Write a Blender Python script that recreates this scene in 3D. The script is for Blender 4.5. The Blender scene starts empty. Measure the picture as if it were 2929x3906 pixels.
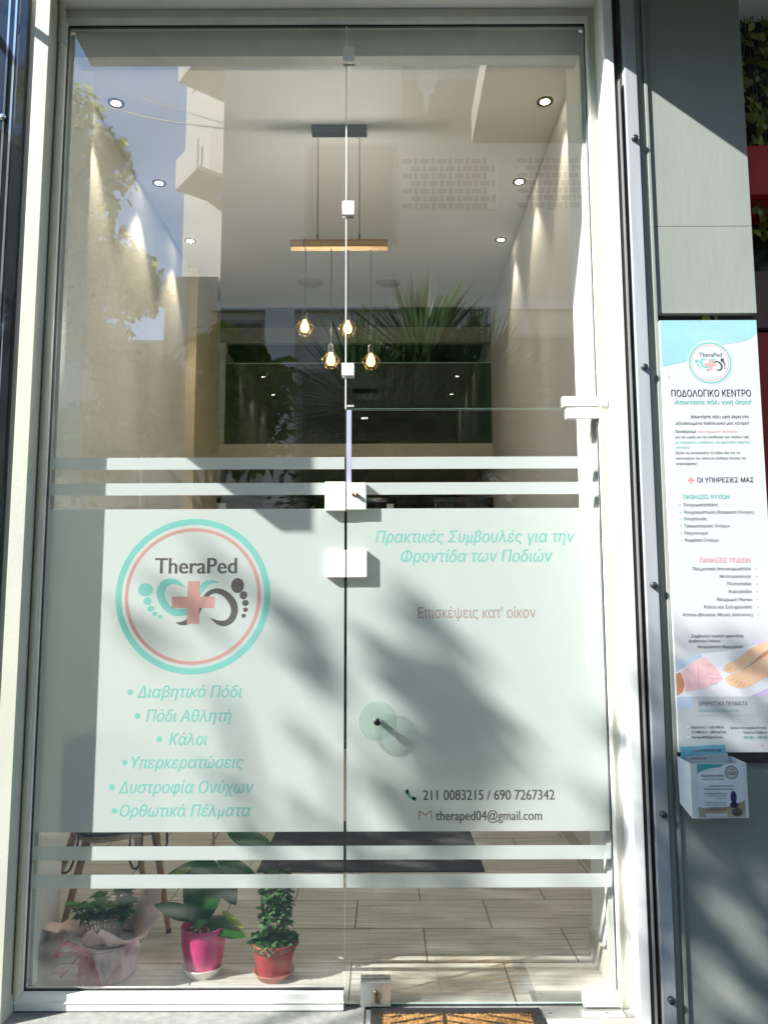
import bpy, bmesh, math, random
from math import radians, sin, cos, pi
from mathutils import Vector, Matrix, Euler
random.seed(7)
SC = bpy.context.scene
COL = SC.collection

# ---------------------------------------------------------------- camera
cd = bpy.data.cameras.new('camera'); cam = bpy.data.objects.new('camera', cd); COL.objects.link(cam)
cd.sensor_fit = 'VERTICAL'; cd.sensor_height = 24; cd.sensor_width = 18; cd.lens = 0.76786 * 24
cd.clip_start = .05; cd.clip_end = 500
PI_, YA_, RO_ = .1147, -.001, -.0031
fw = Vector((sin(YA_) * cos(PI_), cos(YA_) * cos(PI_), sin(PI_)))
rt = fw.cross(Vector((0, 0, 1))).normalized(); up = rt.cross(fw)
r2 = rt * cos(RO_) + up * sin(RO_); u2 = -rt * sin(RO_) + up * cos(RO_)
cam.matrix_world = Matrix(((r2.x, u2.x, -fw.x, 0), (r2.y, u2.y, -fw.y, -3), (r2.z, u2.z, -fw.z, 1.44), (0, 0, 0, 1)))
SC.camera = cam

# ---------------------------------------------------------------- world, sun, exposure
SUN = Vector((2.0, 1.0, -1.55)).normalized()
elev = math.asin(-SUN.z); az = math.atan2(-SUN.x, -SUN.y)
W = bpy.data.worlds.new('World'); SC.world = W; W.use_nodes = True
wn = W.node_tree; wn.nodes.clear()
wo = wn.nodes.new('ShaderNodeOutputWorld'); bg = wn.nodes.new('ShaderNodeBackground')
sky = wn.nodes.new('ShaderNodeTexSky'); sky.sky_type = 'NISHITA'; sky.sun_disc = False
sky.sun_elevation = elev; sky.sun_rotation = az; sky.air_density = 1.0; sky.ozone_density = 3.6; sky.dust_density = .3
tc = wn.nodes.new('ShaderNodeTexCoord'); mp = wn.nodes.new('ShaderNodeMapping'); mp.inputs['Scale'].default_value = (1, 1, 2.2)
nz = wn.nodes.new('ShaderNodeTexNoise'); nz.inputs['Scale'].default_value = 2.6; nz.inputs['Detail'].default_value = 9
cr = wn.nodes.new('ShaderNodeValToRGB'); cr.color_ramp.elements[0].position = .60; cr.color_ramp.elements[1].position = .72
mx = wn.nodes.new('ShaderNodeMixRGB'); mx.inputs[2].default_value = (11, 11.5, 12, 1)
L = wn.links
L.new(tc.outputs['Generated'], mp.inputs[0]); L.new(mp.outputs[0], nz.inputs['Vector']); L.new(nz.outputs[0], cr.inputs[0])
L.new(cr.outputs[0], mx.inputs[0]); L.new(sky.outputs[0], mx.inputs[1]); L.new(mx.outputs[0], bg.inputs[0])
bg.inputs[1].default_value = .125; L.new(bg.outputs[0], wo.inputs[0])
sl = bpy.data.lights.new('sun', 'SUN'); sl.energy = 5; sl.angle = radians(.5); sl.color = (1, .965, .91)
so = bpy.data.objects.new('sun', sl); COL.objects.link(so); so.rotation_euler = SUN.to_track_quat('-Z', 'Y').to_euler()
so.location = (-20, -10, 20)
SC.view_settings.view_transform = 'Standard'; SC.view_settings.look = 'None'
SC.view_settings.exposure = 1.6; SC.view_settings.gamma = 1
try:
    SC.cycles.max_bounces = 10; SC.cycles.transparent_max_bounces = 24; SC.cycles.caustics_reflective = False
    SC.cycles.caustics_refractive = False; SC.cycles.sample_clamp_indirect = 6; SC.cycles.use_denoising = True
except Exception: pass

# ---------------------------------------------------------------- materials
def nodes(name):
    m = bpy.data.materials.new(name); m.use_nodes = True; t = m.node_tree; t.nodes.clear()
    o = t.nodes.new('ShaderNodeOutputMaterial'); return m, t, o
def lin(c): return tuple(((v / 255) / 12.92 if v / 255 <= .04045 else ((v / 255 + .055) / 1.055) ** 2.4) for v in c)
def mat(name, col, rough=.6, metal=0, var=.12, scale=6, bump=0, bscale=60, spec=.5, stretch=(1, 1, 1), coat=0, detail=5, col2=None):
    m, t, o = nodes(name); p = t.nodes.new('ShaderNodeBsdfPrincipled')
    tc = t.nodes.new('ShaderNodeTexCoord'); mp = t.nodes.new('ShaderNodeMapping'); mp.inputs['Scale'].default_value = stretch
    t.links.new(tc.outputs['Object'], mp.inputs[0])
    n = t.nodes.new('ShaderNodeTexNoise'); n.inputs['Scale'].default_value = scale; n.inputs['Detail'].default_value = detail
    t.links.new(mp.outputs[0], n.inputs['Vector'])
    r = t.nodes.new('ShaderNodeValToRGB'); r.color_ramp.elements[0].position = .3; r.color_ramp.elements[1].position = .7
    c2 = col2 or tuple(min(1, v * (1 + var)) for v in col)
    r.color_ramp.elements[0].color = (*[v * (1 - var) for v in col], 1); r.color_ramp.elements[1].color = (*c2, 1)
    t.links.new(n.outputs[0], r.inputs[0]); t.links.new(r.outputs[0], p.inputs['Base Color'])
    p.inputs['Roughness'].default_value = rough; p.inputs['Metallic'].default_value = metal
    p.inputs['Specular IOR Level'].default_value = spec; p.inputs['Coat Weight'].default_value = coat
    if bump:
        n2 = t.nodes.new('ShaderNodeTexNoise'); n2.inputs['Scale'].default_value = bscale; n2.inputs['Detail'].default_value = 4
        t.links.new(mp.outputs[0], n2.inputs['Vector'])
        b = t.nodes.new('ShaderNodeBump'); b.inputs['Strength'].default_value = bump; b.inputs['Distance'].default_value = .01
        t.links.new(n2.outputs[0], b.inputs['Height']); t.links.new(b.outputs[0], p.inputs['Normal'])
    t.links.new(p.outputs[0], o.inputs[0]); return m
def emis(name, col, s):
    m, t, o = nodes(name); e = t.nodes.new('ShaderNodeEmission'); e.inputs[0].default_value = (*col, 1); e.inputs[1].default_value = s
    t.links.new(e.outputs[0], o.inputs[0]); return m
def leafmat(name, a, b, rough=.4, trans=.3, scale=9):
    m, t, o = nodes(name); p = t.nodes.new('ShaderNodeBsdfPrincipled'); tr = t.nodes.new('ShaderNodeBsdfTranslucent'); mx = t.nodes.new('ShaderNodeMixShader')
    tc = t.nodes.new('ShaderNodeTexCoord'); n = t.nodes.new('ShaderNodeTexNoise'); n.inputs['Scale'].default_value = scale; n.inputs['Detail'].default_value = 3
    r = t.nodes.new('ShaderNodeValToRGB'); r.color_ramp.elements[0].position = .35; r.color_ramp.elements[1].position = .65
    r.color_ramp.elements[0].color = (*a, 1); r.color_ramp.elements[1].color = (*b, 1)
    t.links.new(tc.outputs['Object'], n.inputs['Vector']); t.links.new(n.outputs[0], r.inputs[0])
    t.links.new(r.outputs[0], p.inputs['Base Color']); t.links.new(r.outputs[0], tr.inputs[0]); p.inputs['Roughness'].default_value = rough
    mx.inputs[0].default_value = trans; t.links.new(p.outputs[0], mx.inputs[1]); t.links.new(tr.outputs[0], mx.inputs[2]); t.links.new(mx.outputs[0], o.inputs[0]); return m
def glassmat(name, tint=(.97, .985, .978), ior=2.7):
    # clear sheet: the mirror image lies on the outward side of each face, the rest passes straight through
    m, t, o = nodes(name); tr = t.nodes.new('ShaderNodeBsdfTransparent'); tr.inputs[0].default_value = (*tint, 1)
    g = t.nodes.new('ShaderNodeBsdfGlossy'); g.inputs['Roughness'].default_value = 0; mx = t.nodes.new('ShaderNodeMixShader')
    f = t.nodes.new('ShaderNodeFresnel'); f.inputs[0].default_value = ior; ge = t.nodes.new('ShaderNodeNewGeometry')
    s = t.nodes.new('ShaderNodeMath'); s.operation = 'SUBTRACT'; s.inputs[0].default_value = 1; t.links.new(ge.outputs['Backfacing'], s.inputs[1])
    k = t.nodes.new('ShaderNodeMath'); k.operation = 'MULTIPLY'; t.links.new(f.outputs[0], k.inputs[0]); t.links.new(s.outputs[0], k.inputs[1])
    t.links.new(k.outputs[0], mx.inputs[0]); t.links.new(tr.outputs[0], mx.inputs[1]); t.links.new(g.outputs[0], mx.inputs[2])
    t.links.new(mx.outputs[0], o.inputs[0]); return m
def filmmat(name, col, through=.34, rough=.55, body=.5):
    # milky vinyl: part scatters back, part glows through, part lets a blurred view pass
    m, t, o = nodes(name); d = t.nodes.new('ShaderNodeBsdfDiffuse'); tl = t.nodes.new('ShaderNodeBsdfTranslucent'); rf = t.nodes.new('ShaderNodeBsdfRefraction')
    tc = t.nodes.new('ShaderNodeTexCoord'); n = t.nodes.new('ShaderNodeTexNoise'); n.inputs['Scale'].default_value = 3; n.inputs['Detail'].default_value = 2
    r = t.nodes.new('ShaderNodeValToRGB'); r.color_ramp.elements[0].color = (*[c * .96 for c in col], 1); r.color_ramp.elements[1].color = (*col, 1)
    t.links.new(tc.outputs['Object'], n.inputs['Vector']); t.links.new(n.outputs[0], r.inputs[0])
    for q in (d, tl, rf): t.links.new(r.outputs[0], q.inputs[0])
    rf.inputs['Roughness'].default_value = rough; rf.inputs['IOR'].default_value = 1.12
    a = t.nodes.new('ShaderNodeMixShader'); a.inputs[0].default_value = 1 - body; t.links.new(d.outputs[0], a.inputs[1]); t.links.new(tl.outputs[0], a.inputs[2])
    b = t.nodes.new('ShaderNodeMixShader'); b.inputs[0].default_value = through; t.links.new(a.outputs[0], b.inputs[1]); t.links.new(rf.outputs[0], b.inputs[2])
    t.links.new(b.outputs[0], o.inputs[0]); return m

M = {}
M['glass'] = glassmat('shop_glass'); M['glass_edge'] = mat('glass_edge', (.45, .62, .55), .15, var=.1)
M['disc_glass'] = glassmat('disc_glass', (.90, .955, .93), 1.7)
M['film'] = filmmat('frosted_film', (.84, .945, .91), .34, .50, .54)
M['mint'] = filmmat('mint_vinyl', (.30, .71, .64), .20, .4, .56); M['rose'] = filmmat('rose_vinyl', (.74, .44, .40), .2, .4, .56)
M['gray'] = filmmat('gray_vinyl', (.15, .155, .145), .1, .5, .6); M['rose_dim'] = filmmat('dim_rose_vinyl', (.62, .50, .44), .25, .4, .5)
M['cream'] = mat('cream_paint', (.43, .44, .37), .55, var=.05, scale=3, bump=.08, bscale=90)
M['soffit'] = mat('soffit_paint', (.88, .87, .80), .7, var=.04, scale=3, bump=.06, bscale=60)
M['tan'] = mat('tan_aluminium', (.60, .59, .50), .42, var=.06, scale=8, stretch=(1, 1, .2))
M['white_frame'] = mat('white_frame', (.74, .75, .70), .38, var=.09, scale=9, detail=9, bump=.05, bscale=70)
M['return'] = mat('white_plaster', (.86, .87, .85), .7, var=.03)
M['white_reveal'] = mat('white_reveal', (.78, .79, .77), .6, var=.05, scale=2.5, bump=.06, bscale=40)
M['black_gloss'] = mat('black_gloss', (.008, .009, .011), .08, var=.3, coat=.6)
M['rubber'] = mat('black_rubber', (.01, .01, .01), .6, var=.4, scale=40, bump=.2)
M['rail_dark'] = mat('worn_dark_metal', (.10, .10, .09), .45, .6, var=.75, scale=14, stretch=(1, 1, .35), bump=.2, bscale=50)
M['rail'] = mat('grey_aluminium', (.36, .39, .41), .38, .15, var=.08, scale=5, stretch=(6, 6, .4))
M['panel'] = mat('grey_green_panel', (.235, .262, .24), .55, var=.08, scale=2.2, bump=.09, bscale=22, detail=9, spec=.25, stretch=(1.5, 1, .5))
M['bolt'] = mat('dark_bolt', (.07, .08, .08), .4, .7, var=.2)
M['steel'] = mat('brushed_steel', (.60, .61, .58), .32, .75, var=.06, scale=20, stretch=(1, 1, 8))
M['white_clamp'] = mat('pale_clamp', (.72, .72, .68), .35, .1, var=.02)
M['brass'] = mat('aged_brass', (.30, .22, .12), .35, .9, var=.3, scale=30)
M['chrome'] = mat('chrome', (.75, .75, .75), .1, 1, var=.03)
M['black'] = mat('black_paint', (.015, .015, .014), .45, var=.2)
M['clear_strip'] = mat('clear_plastic_strip', (.36, .37, .50), .3, var=.1)
M['paper'] = mat('poster_white', (.50, .53, .535), .35, var=.015, scale=2)
M['p_blue'] = mat('poster_pale_blue', (.25, .47, .50), .35, var=.05, scale=12, detail=9); M['p_mint'] = mat('print_mint', (.13, .42, .39), .4, var=.03)
M['p_rose'] = mat('print_rose', (.66, .22, .25), .4, var=.03); M['p_pale_rose'] = mat('print_pale_rose', (.66, .30, .32), .4, var=.03)
M['p_dark'] = mat('print_dark', (.03, .03, .045), .4, var=.03); M['p_gray'] = mat('print_gray', (.06, .065, .07), .4, var=.03)
M['p_dot'] = mat('print_dot', (.42, .45, .47), .4, var=.03); M['p_line'] = mat('print_line', (.62, .72, .73), .4, var=.03)
M['p_teal'] = mat('print_teal', (.06, .38, .36), .4, var=.1); M['skin'] = mat('print_skin', (.80, .52, .33), .45, var=.14, scale=9, detail=3)
M['skin2'] = mat('print_skin_shade', (.55, .25, .13), .45, var=.14, scale=9); M['glove'] = mat('print_pink_glove', (.78, .50, .52), .45, var=.12, scale=14)
M['glove2'] = mat('print_glove_fold', (.58, .30, .33), .45, var=.12); M['p_lilac'] = mat('print_lilac', (.55, .46, .68), .4, var=.08)
M['p_towel'] = mat('print_towel', (.68, .70, .73), .45, var=.06, scale=14); M['p_sky'] = mat('print_steel_blue', (.42, .52, .64), .4, var=.1)
M['p_beige'] = mat('print_beige', (.36, .30, .20), .4, var=.3, scale=30); M['p_navy'] = mat('print_navy', (.03, .035, .09), .4, var=.3)
M['leaflet_blue'] = mat('leaflet_blue', (.22, .52, .66), .4, var=.15, scale=10); M['acrylic'] = mat('white_acrylic', (.70, .72, .72), .2, var=.03)
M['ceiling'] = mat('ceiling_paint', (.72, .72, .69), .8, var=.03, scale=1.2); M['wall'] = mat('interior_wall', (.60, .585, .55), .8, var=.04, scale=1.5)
M['wall_l'] = mat('left_wall_daylit', (.78, .77, .73), .75, var=.04, scale=1.5)  # paler than the right wall: its extra daylight is put into the colour
M['darkroom'] = mat('dark_room_wall', (.045, .05, .042), .7, var=.2, scale=2); M['slab'] = mat('mezzanine_slab', (.55, .48, .37), .7, var=.05)
M['tinted'] = glassmat('tinted_glass', (.55, .66, .60), 1.7)
M['door_white'] = mat('white_door', (.74, .74, .70), .45, var=.03); M['door_gap'] = mat('door_gap', (.10, .10, .09), .7)
M['base'] = mat('tile_skirting', (.50, .47, .40), .35, var=.12, scale=10); M['metal_black'] = mat('matt_black_metal', (.02, .02, .018), .5, .3, var=.2)
M['oak'] = mat('light_oak', (.58, .36, .17), .5, var=.2, scale=14, stretch=(.25, 3, 3)); M['wood_leg'] = mat('beech_leg', (.36, .20, .09), .4, var=.2, scale=20, stretch=(4, 4, .4))
M['ply'] = mat('pale_ply', (.55, .43, .28), .5, var=.1); M['fabric'] = mat('charcoal_fabric', (.06, .065, .068), .9, var=.25, scale=60, bump=.4, bscale=300)
M['mat_dark'] = mat('charcoal_mat', (.022, .022, .020), .95, var=.35, scale=120, bump=.8, bscale=260); M['coir'] = mat('coir_fibre', (.40, .22, .07), .95, var=.45, scale=45, bump=1, bscale=120)
M['bulb'] = emis('glowing_bulb', (1, .60, .17), 3.2); M['filament'] = emis('filament', (1, .85, .5), 40); M['cage'] = mat('gold_wire', (.16, .11, .04), .4, .9)
M['spot_glow'] = emis('downlight_glow', (1, .9, .68), 16); M['spot_ring'] = mat('downlight_ring', (.16, .13, .08), .3, .8); M['vent'] = mat('ceiling_vent', (.48, .46, .40), .7)
M['pink_pot'] = mat('magenta_pot', (.60, .04, .19), .38, var=.16, scale=9, bump=.1, bscale=60, detail=8, col2=(.78, .09, .28)); M['red_pot'] = mat('red_plastic_pot', (.34, .02, .025), .42, var=.25, scale=7)
M['terra'] = mat('terracotta_saucer', (.42, .12, .06), .5, var=.15); M['white_plastic'] = mat('white_plastic', (.72, .69, .62), .45, var=.06)
M['soil'] = mat('dark_soil', (.025, .018, .012), .95, var=.6, scale=60, bump=1, bscale=90); M['wrap'] = mat('pale_pink_paper', (.92, .68, .64), .8, var=.12, scale=12, bump=.5, bscale=18)
M['ribbon'] = mat('magenta_ribbon', (.50, .008, .08), .35, var=.25, scale=20); M['bark'] = mat('bark', (.12, .085, .055), .85, var=.3, scale=12, bump=.5, stretch=(1, 1, .3))
M['stem'] = mat('pale_stem', (.40, .28, .13), .7, var=.3, scale=40)
M['ficus'] = leafmat('rubber_leaf', (.016, .075, .02), (.045, .17, .035), .2, .35, 6); M['ficus_y'] = leafmat('young_rubber_leaf', (.22, .34, .04), (.34, .42, .08), .3, .4)
M['azalea'] = leafmat('azalea_leaf', (.03, .13, .025), (.12, .34, .06), .4, .4, 12); M['hedge'] = leafmat('hedge_leaf', (.015, .05, .012), (.04, .10, .025), .8, .15, 3)
M['vine'] = leafmat('small_round_leaf', (.025, .09, .025), (.08, .2, .05), .65, .3, 14)
M['fig'] = leafmat('fig_leaf', (.08, .18, .02), (.28, .42, .06), .6, .6, 1.5); M['tree'] = leafmat('tree_leaf', (.20, .26, .05), (.72, .70, .22), .75, .65, 1.2)
M['yucca'] = leafmat('yucca_blade', (.04, .10, .035), (.13, .26, .09), .45, .45, 3); M['ivy'] = leafmat('ivy_leaf', (.10, .12, .02), (.30, .30, .05), .5, .3, 6)
M['render_beige'] = mat('beige_render', (.56, .52, .44), .85, var=.07, scale=.8, bump=.1, bscale=8); M['render_white'] = mat('white_render', (.70, .68, .62), .85, var=.06, scale=.8)
M['slot'] = mat('shadow_slot', (.035, .035, .03), .8); M['window_dark'] = mat('dark_window', (.03, .035, .03), .2); M['shutter'] = mat('garage_shutter', (.27, .26, .22), .7)
M['red'] = mat('red_fascia', (.42, .006, .006), .4, var=.1); M['brown'] = mat('brown_board', (.16, .085, .06), .6, var=.12)
M['asphalt'] = mat('asphalt', (.05, .05, .05), .9, var=.2, scale=40, bump=.3, bscale=160); M['terrace'] = mat('grey_terrace_tile', (.21, .215, .20), .8, var=.2, scale=26, bump=.25, bscale=140, detail=8)
M['tear'] = mat('weathered_canvas', (.42, .43, .42), .8, var=.3)
M['conduit'] = mat('beige_conduit', (.50, .48, .36), .5, var=.06)

def tilemat():
    m, t, o = nodes('wood_look_tile'); p = t.nodes.new('ShaderNodeBsdfPrincipled'); tc = t.nodes.new('ShaderNodeTexCoord')
    mp = t.nodes.new('ShaderNodeMapping'); mp.inputs['Location'].default_value = (.137, -.328, 0)
    b = t.nodes.new('ShaderNodeTexBrick'); b.inputs['Scale'].default_value = 1; b.inputs['Brick Width'].default_value = .604; b.inputs['Row Height'].default_value = .333
    b.inputs['Mortar Size'].default_value = .0032; b.inputs['Mortar Smooth'].default_value = .1; b.offset = .5; b.inputs['Bias'].default_value = 0
    b.inputs['Color1'].default_value = (.20, .20, .20, 1); b.inputs['Color2'].default_value = (.8, .8, .8, 1); b.inputs['Mortar'].default_value = (0, 0, 0, 1)
    t.links.new(tc.outputs['Object'], mp.inputs[0]); t.links.new(mp.outputs[0], b.inputs['Vector'])
    m2 = t.nodes.new('ShaderNodeMapping'); m2.inputs['Scale'].default_value = (1.3, 24, 1); t.links.new(tc.outputs['Object'], m2.inputs[0])
    va = t.nodes.new('ShaderNodeVectorMath'); va.operation = 'ADD'; t.links.new(m2.outputs[0], va.inputs[0])
    sc = t.nodes.new('ShaderNodeVectorMath'); sc.operation = 'SCALE'; sc.inputs['Scale'].default_value = 9; t.links.new(b.outputs['Color'], sc.inputs[0]); t.links.new(sc.outputs[0], va.inputs[1])
    n = t.nodes.new('ShaderNodeTexNoise'); n.inputs['Scale'].default_value = 2.2; n.inputs['Detail'].default_value = 9; n.inputs['Roughness'].default_value = .62; n.inputs['Distortion'].default_value = .5
    t.links.new(va.outputs[0], n.inputs['Vector'])
    r = t.nodes.new('ShaderNodeValToRGB'); r.color_ramp.elements[0].position = .33; r.color_ramp.elements[1].position = .68
    r.color_ramp.elements[0].color = (.33, .32, .28, 1); r.color_ramp.elements[1].color = (.60, .59, .54, 1)
    e = r.color_ramp.elements.new(.5); e.color = (.48, .465, .415, 1)
    t.links.new(n.outputs[0], r.inputs[0])
    mx = t.nodes.new('ShaderNodeMixRGB'); mx.inputs[2].default_value = (.10, .09, .07, 1); t.links.new(b.outputs['Fac'], mx.inputs[0]); t.links.new(r.outputs[0], mx.inputs[1])
    t.links.new(mx.outputs[0], p.inputs['Base Color']); p.inputs['Roughness'].default_value = .38
    bp = t.nodes.new('ShaderNodeBump'); bp.inputs['Strength'].default_value = .25; bp.inputs['Distance'].default_value = .003; bp.invert = True
    t.links.new(b.outputs['Fac'], bp.inputs['Height']); t.links.new(bp.outputs[0], p.inputs['Normal']); t.links.new(p.outputs[0], o.inputs[0]); return m
M['tile'] = tilemat()

# ---------------------------------------------------------------- object helpers
def props(o, label=None, cat=None, group=None, kind=None):
    if label: o['label'] = label
    if cat: o['category'] = cat
    if group: o['group'] = group
    if kind: o['kind'] = kind
    return o
def thing(name, loc=(0, 0, 0), label=None, cat=None, group=None):
    o = bpy.data.objects.new(name, None); COL.objects.link(o); o.location = loc; o.empty_display_size = .1
    return props(o, label, cat, group)
class MB:
    """collects shapes in world metres; build() links them as one mesh object"""
    def __init__(s): s.v = []; s.f = []; s.sm = []
    def add(s, vs, fs, smooth=False):
        k = len(s.v); s.v += [tuple(v) for v in vs]; s.f += [tuple(i + k for i in f) for f in fs]; s.sm += [smooth] * len(fs)
    def box(s, x0, x1, y0, y1, z0, z1, b=0):
        x0, x1 = min(x0, x1), max(x0, x1); y0, y1 = min(y0, y1), max(y0, y1); z0, z1 = min(z0, z1), max(z0, z1)
        b = min(b, (x1 - x0) * .45, (y1 - y0) * .45, (z1 - z0) * .45)
        if b <= 0:
            s.add([(x, y, z) for x in (x0, x1) for y in (y0, y1) for z in (z0, z1)], [(0, 1, 3, 2), (4, 6, 7, 5), (0, 4, 5, 1), (2, 3, 7, 6), (0, 2, 6, 4), (1, 5, 7, 3)])
        else:
            bm = bmesh.new(); bmesh.ops.create_cube(bm, size=1)
            for v in bm.verts: v.co = Vector((x0 + (v.co.x + .5) * (x1 - x0), y0 + (v.co.y + .5) * (y1 - y0), z0 + (v.co.z + .5) * (z1 - z0)))
            bmesh.ops.bevel(bm, geom=bm.edges[:], offset=b, segments=2, affect='EDGES', profile=.7); s.bm(bm)
        return s
    def bm(s, bm, smooth=False):
        bm.verts.ensure_lookup_table(); bm.verts.index_update()
        s.add([v.co[:] for v in bm.verts], [[v.index for v in f.verts] for f in bm.faces], smooth); bm.free()
    def tube(s, pts, r, n=8, cap=True, smooth=True):
        pts = [Vector(p) for p in pts]; k = len(pts); rs = r if hasattr(r, '__len__') else [r] * k
        vs = []; prev = None
        for i, p in enumerate(pts):
            d = (pts[min(i + 1, k - 1)] - pts[max(i - 1, 0)]).normalized()
            a = Vector((0, 0, 1)) if abs(d.z) < .9 else Vector((1, 0, 0))
            if prev is not None: a = prev
            u = (a - d * a.dot(d)).normalized(); w = d.cross(u); prev = u
            vs += [p + (u * cos(2 * pi * j / n) + w * sin(2 * pi * j / n)) * rs[i] for j in range(n)]
        fs = [(i * n + j, i * n + (j + 1) % n, (i + 1) * n + (j + 1) % n, (i + 1) * n + j) for i in range(k - 1) for j in range(n)]
        s.add(vs, fs, smooth)
        if cap: s.add(vs[:n], [tuple(reversed(range(n)))]); s.add(vs[-n:], [tuple(range(n))])
        return s
    def lathe(s, c, prof, n=40, axis='Z', smooth=True, wob=None):
        c = Vector(c); vs = []
        for (r, h) in prof:
            for j in range(n):
                a = 2 * pi * j / n; q = r * (wob(a, h) if wob else 1)
                v = Vector((q * cos(a), q * sin(a), h))
                if axis == 'Y': v = Vector((v.x, h, v.y))
                vs.append(c + v)
        k = len(prof); fs = [(i * n + j, i * n + (j + 1) % n, (i + 1) * n + (j + 1) % n, (i + 1) * n + j) for i in range(k - 1) for j in range(n)]
        s.add(vs, fs, smooth); return s
    def poly(s, pts): s.add(pts, [tuple(range(len(pts)))]); return s
    def build(s, name, m, parent=None, sol=0):
        me = bpy.data.meshes.new(name); me.from_pydata(s.v, [], s.f); me.update()
        for p, q in zip(me.polygons, s.sm): p.use_smooth = q
        me.materials.append(m); o = bpy.data.objects.new(name, me); COL.objects.link(o)
        if parent is not None:
            o.parent = parent; off = Vector((0, 0, 0)); q = parent
            while q is not None: off += q.location; q = q.parent
            for v in me.vertices: v.co -= off
        if sol:
            md = o.modifiers.new('thickness', 'SOLIDIFY'); md.thickness = sol; md.offset = 0
        return o
def struct(name, m, mb): return props(mb.build(name, m), kind='structure')
def copy_tree(o, parent=None):
    c = o.copy(); COL.objects.link(c); c.parent = parent
    for ch in [q for q in bpy.data.objects if q.parent == o]: copy_tree(ch, c)
    return c
def fixn(o):
    bm = bmesh.new(); bm.from_mesh(o.data); bmesh.ops.recalc_face_normals(bm, faces=bm.faces[:]); bm.to_mesh(o.data); bm.free(); return o

_G = {}
from mathutils.geometry import delaunay_2d_cdt
def _wire(txt):
    cu = bpy.data.curves.new('lettering', 'FONT'); cu.body = txt; cu.size = 1; cu.fill_mode = 'NONE'; cu.resolution_u = 4
    ob = bpy.data.objects.new('lettering', cu); COL.objects.link(ob); me = bpy.data.meshes.new_from_object(ob.evaluated_get(bpy.context.evaluated_depsgraph_get()))
    V = [(v.co.x, v.co.y) for v in me.vertices]; E = [tuple(e.vertices) for e in me.edges]
    bpy.data.objects.remove(ob); bpy.data.curves.remove(cu); bpy.data.meshes.remove(me); return V, E
def glyph(ch):
    """outline of one letter, triangulated with the non-zero winding rule; returns points, triangles, advance"""
    if ch in _G: return _G[ch]
    b0 = min(v[0] for v in _wire('I')[0]); adv = max(v[0] for v in _wire(ch + 'I')[0]) - max(v[0] for v in _wire('I')[0])
    if ch == ' ': _G[ch] = ([], [], adv); return _G[ch]
    V, E = _wire(ch); nb = {}
    for a, b in E: nb.setdefault(a, []).append(b); nb.setdefault(b, []).append(a)
    seen = set(); loops = []
    for st in range(len(V)):
        if st in seen or st not in nb: continue
        lp = [st]; seen.add(st); cur = st
        while True:
            nx = [q for q in nb[cur] if q not in seen]
            if not nx: break
            q = min(nx, key=lambda w: abs(w - cur)) if len(lp) > 1 else (cur + 1 if cur + 1 in nx else nx[0]); lp.append(q); seen.add(q); cur = q
        loops.append(lp)
    ed = [(l[i], l[(i + 1) % len(l)]) for l in loops for i in range(len(l))]
    o = delaunay_2d_cdt([Vector(v) for v in V], ed, [], 0, 1e-5); P, F = o[0], o[2]; T = []
    for f in F:
        cx = sum(P[i].x for i in f) / len(f); cy = sum(P[i].y for i in f) / len(f); w = 0
        for a, b in ed:
            (x0, y0), (x1, y1) = V[a], V[b]
            if (y0 <= cy) != (y1 <= cy):
                if (x1 - x0) * (cy - y0) / (y1 - y0) + x0 > cx: w += 1 if y1 > y0 else -1
        if w: T.append(tuple(f))
    _G[ch] = ([(p.x, p.y) for p in P], T, adv); return _G[ch]
def text_mb(body, x0, x1, z, h, y, shear=0, bold=.0, rot=0):
    """lettering scaled to a cap height and a width, standing in a plane facing the street"""
    mb = MB(); pen = 0; vs = []; fs = []
    for ch in body:
        P, T, adv = glyph(ch); k = len(vs); vs += [(pen + p[0] + p[1] * shear, p[1]) for p in P]; fs += [tuple(i + k for i in t) for t in T]; pen += adv
    used = [vs[i] for t in fs for i in t]; a = min(v[0] for v in used); b = max(v[0] for v in used); s = (x1 - x0) / (b - a); sz = h / .70; e = bold * min(s, sz) * 1.6
    for k, q in enumerate((0,) if not bold else (-e, e)): mb.add([(x0 + q + (v[0] - a) * s, y - k * 6e-5, z + v[1] * sz) for v in vs], fs)
    return mb

def ring(mb, cx, cz, y, r0, r1, n=96, sx=1):
    vs = []
    for j in range(n):
        a = 2 * pi * j / n; vs += [(cx + r0 * cos(a) * sx, y, cz + r0 * sin(a)), (cx + r1 * cos(a) * sx, y, cz + r1 * sin(a))]
    mb.add(vs, [(2 * j, 2 * j + 1, (2 * j + 3) % (2 * n), (2 * j + 2) % (2 * n)) for j in range(n)])
def disc(mb, cx, cz, y, rx, rz, n=28, tilt=0):
    mb.poly([(cx + rx * cos(a) * cos(tilt) - rz * sin(a) * sin(tilt), y, cz + rx * cos(a) * sin(tilt) + rz * sin(a) * cos(tilt)) for a in [2 * pi * j / n for j in range(n)]])
def spl(pts, n=8):
    out = []; k = len(pts)
    for i in range(k - 1):
        p0, p1, p2, p3 = pts[max(i - 1, 0)], pts[i], pts[i + 1], pts[min(i + 2, k - 1)]
        for j in range(n):
            t = j / n; out.append(tuple(.5 * (2 * b + (c - a) * t + (2 * a - 5 * b + 4 * c - d) * t * t + (3 * b - a - 3 * c + d) * t ** 3) for a, b, c, d in zip(p0, p1, p2, p3)))
    out.append(tuple(pts[-1])); return out
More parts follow.
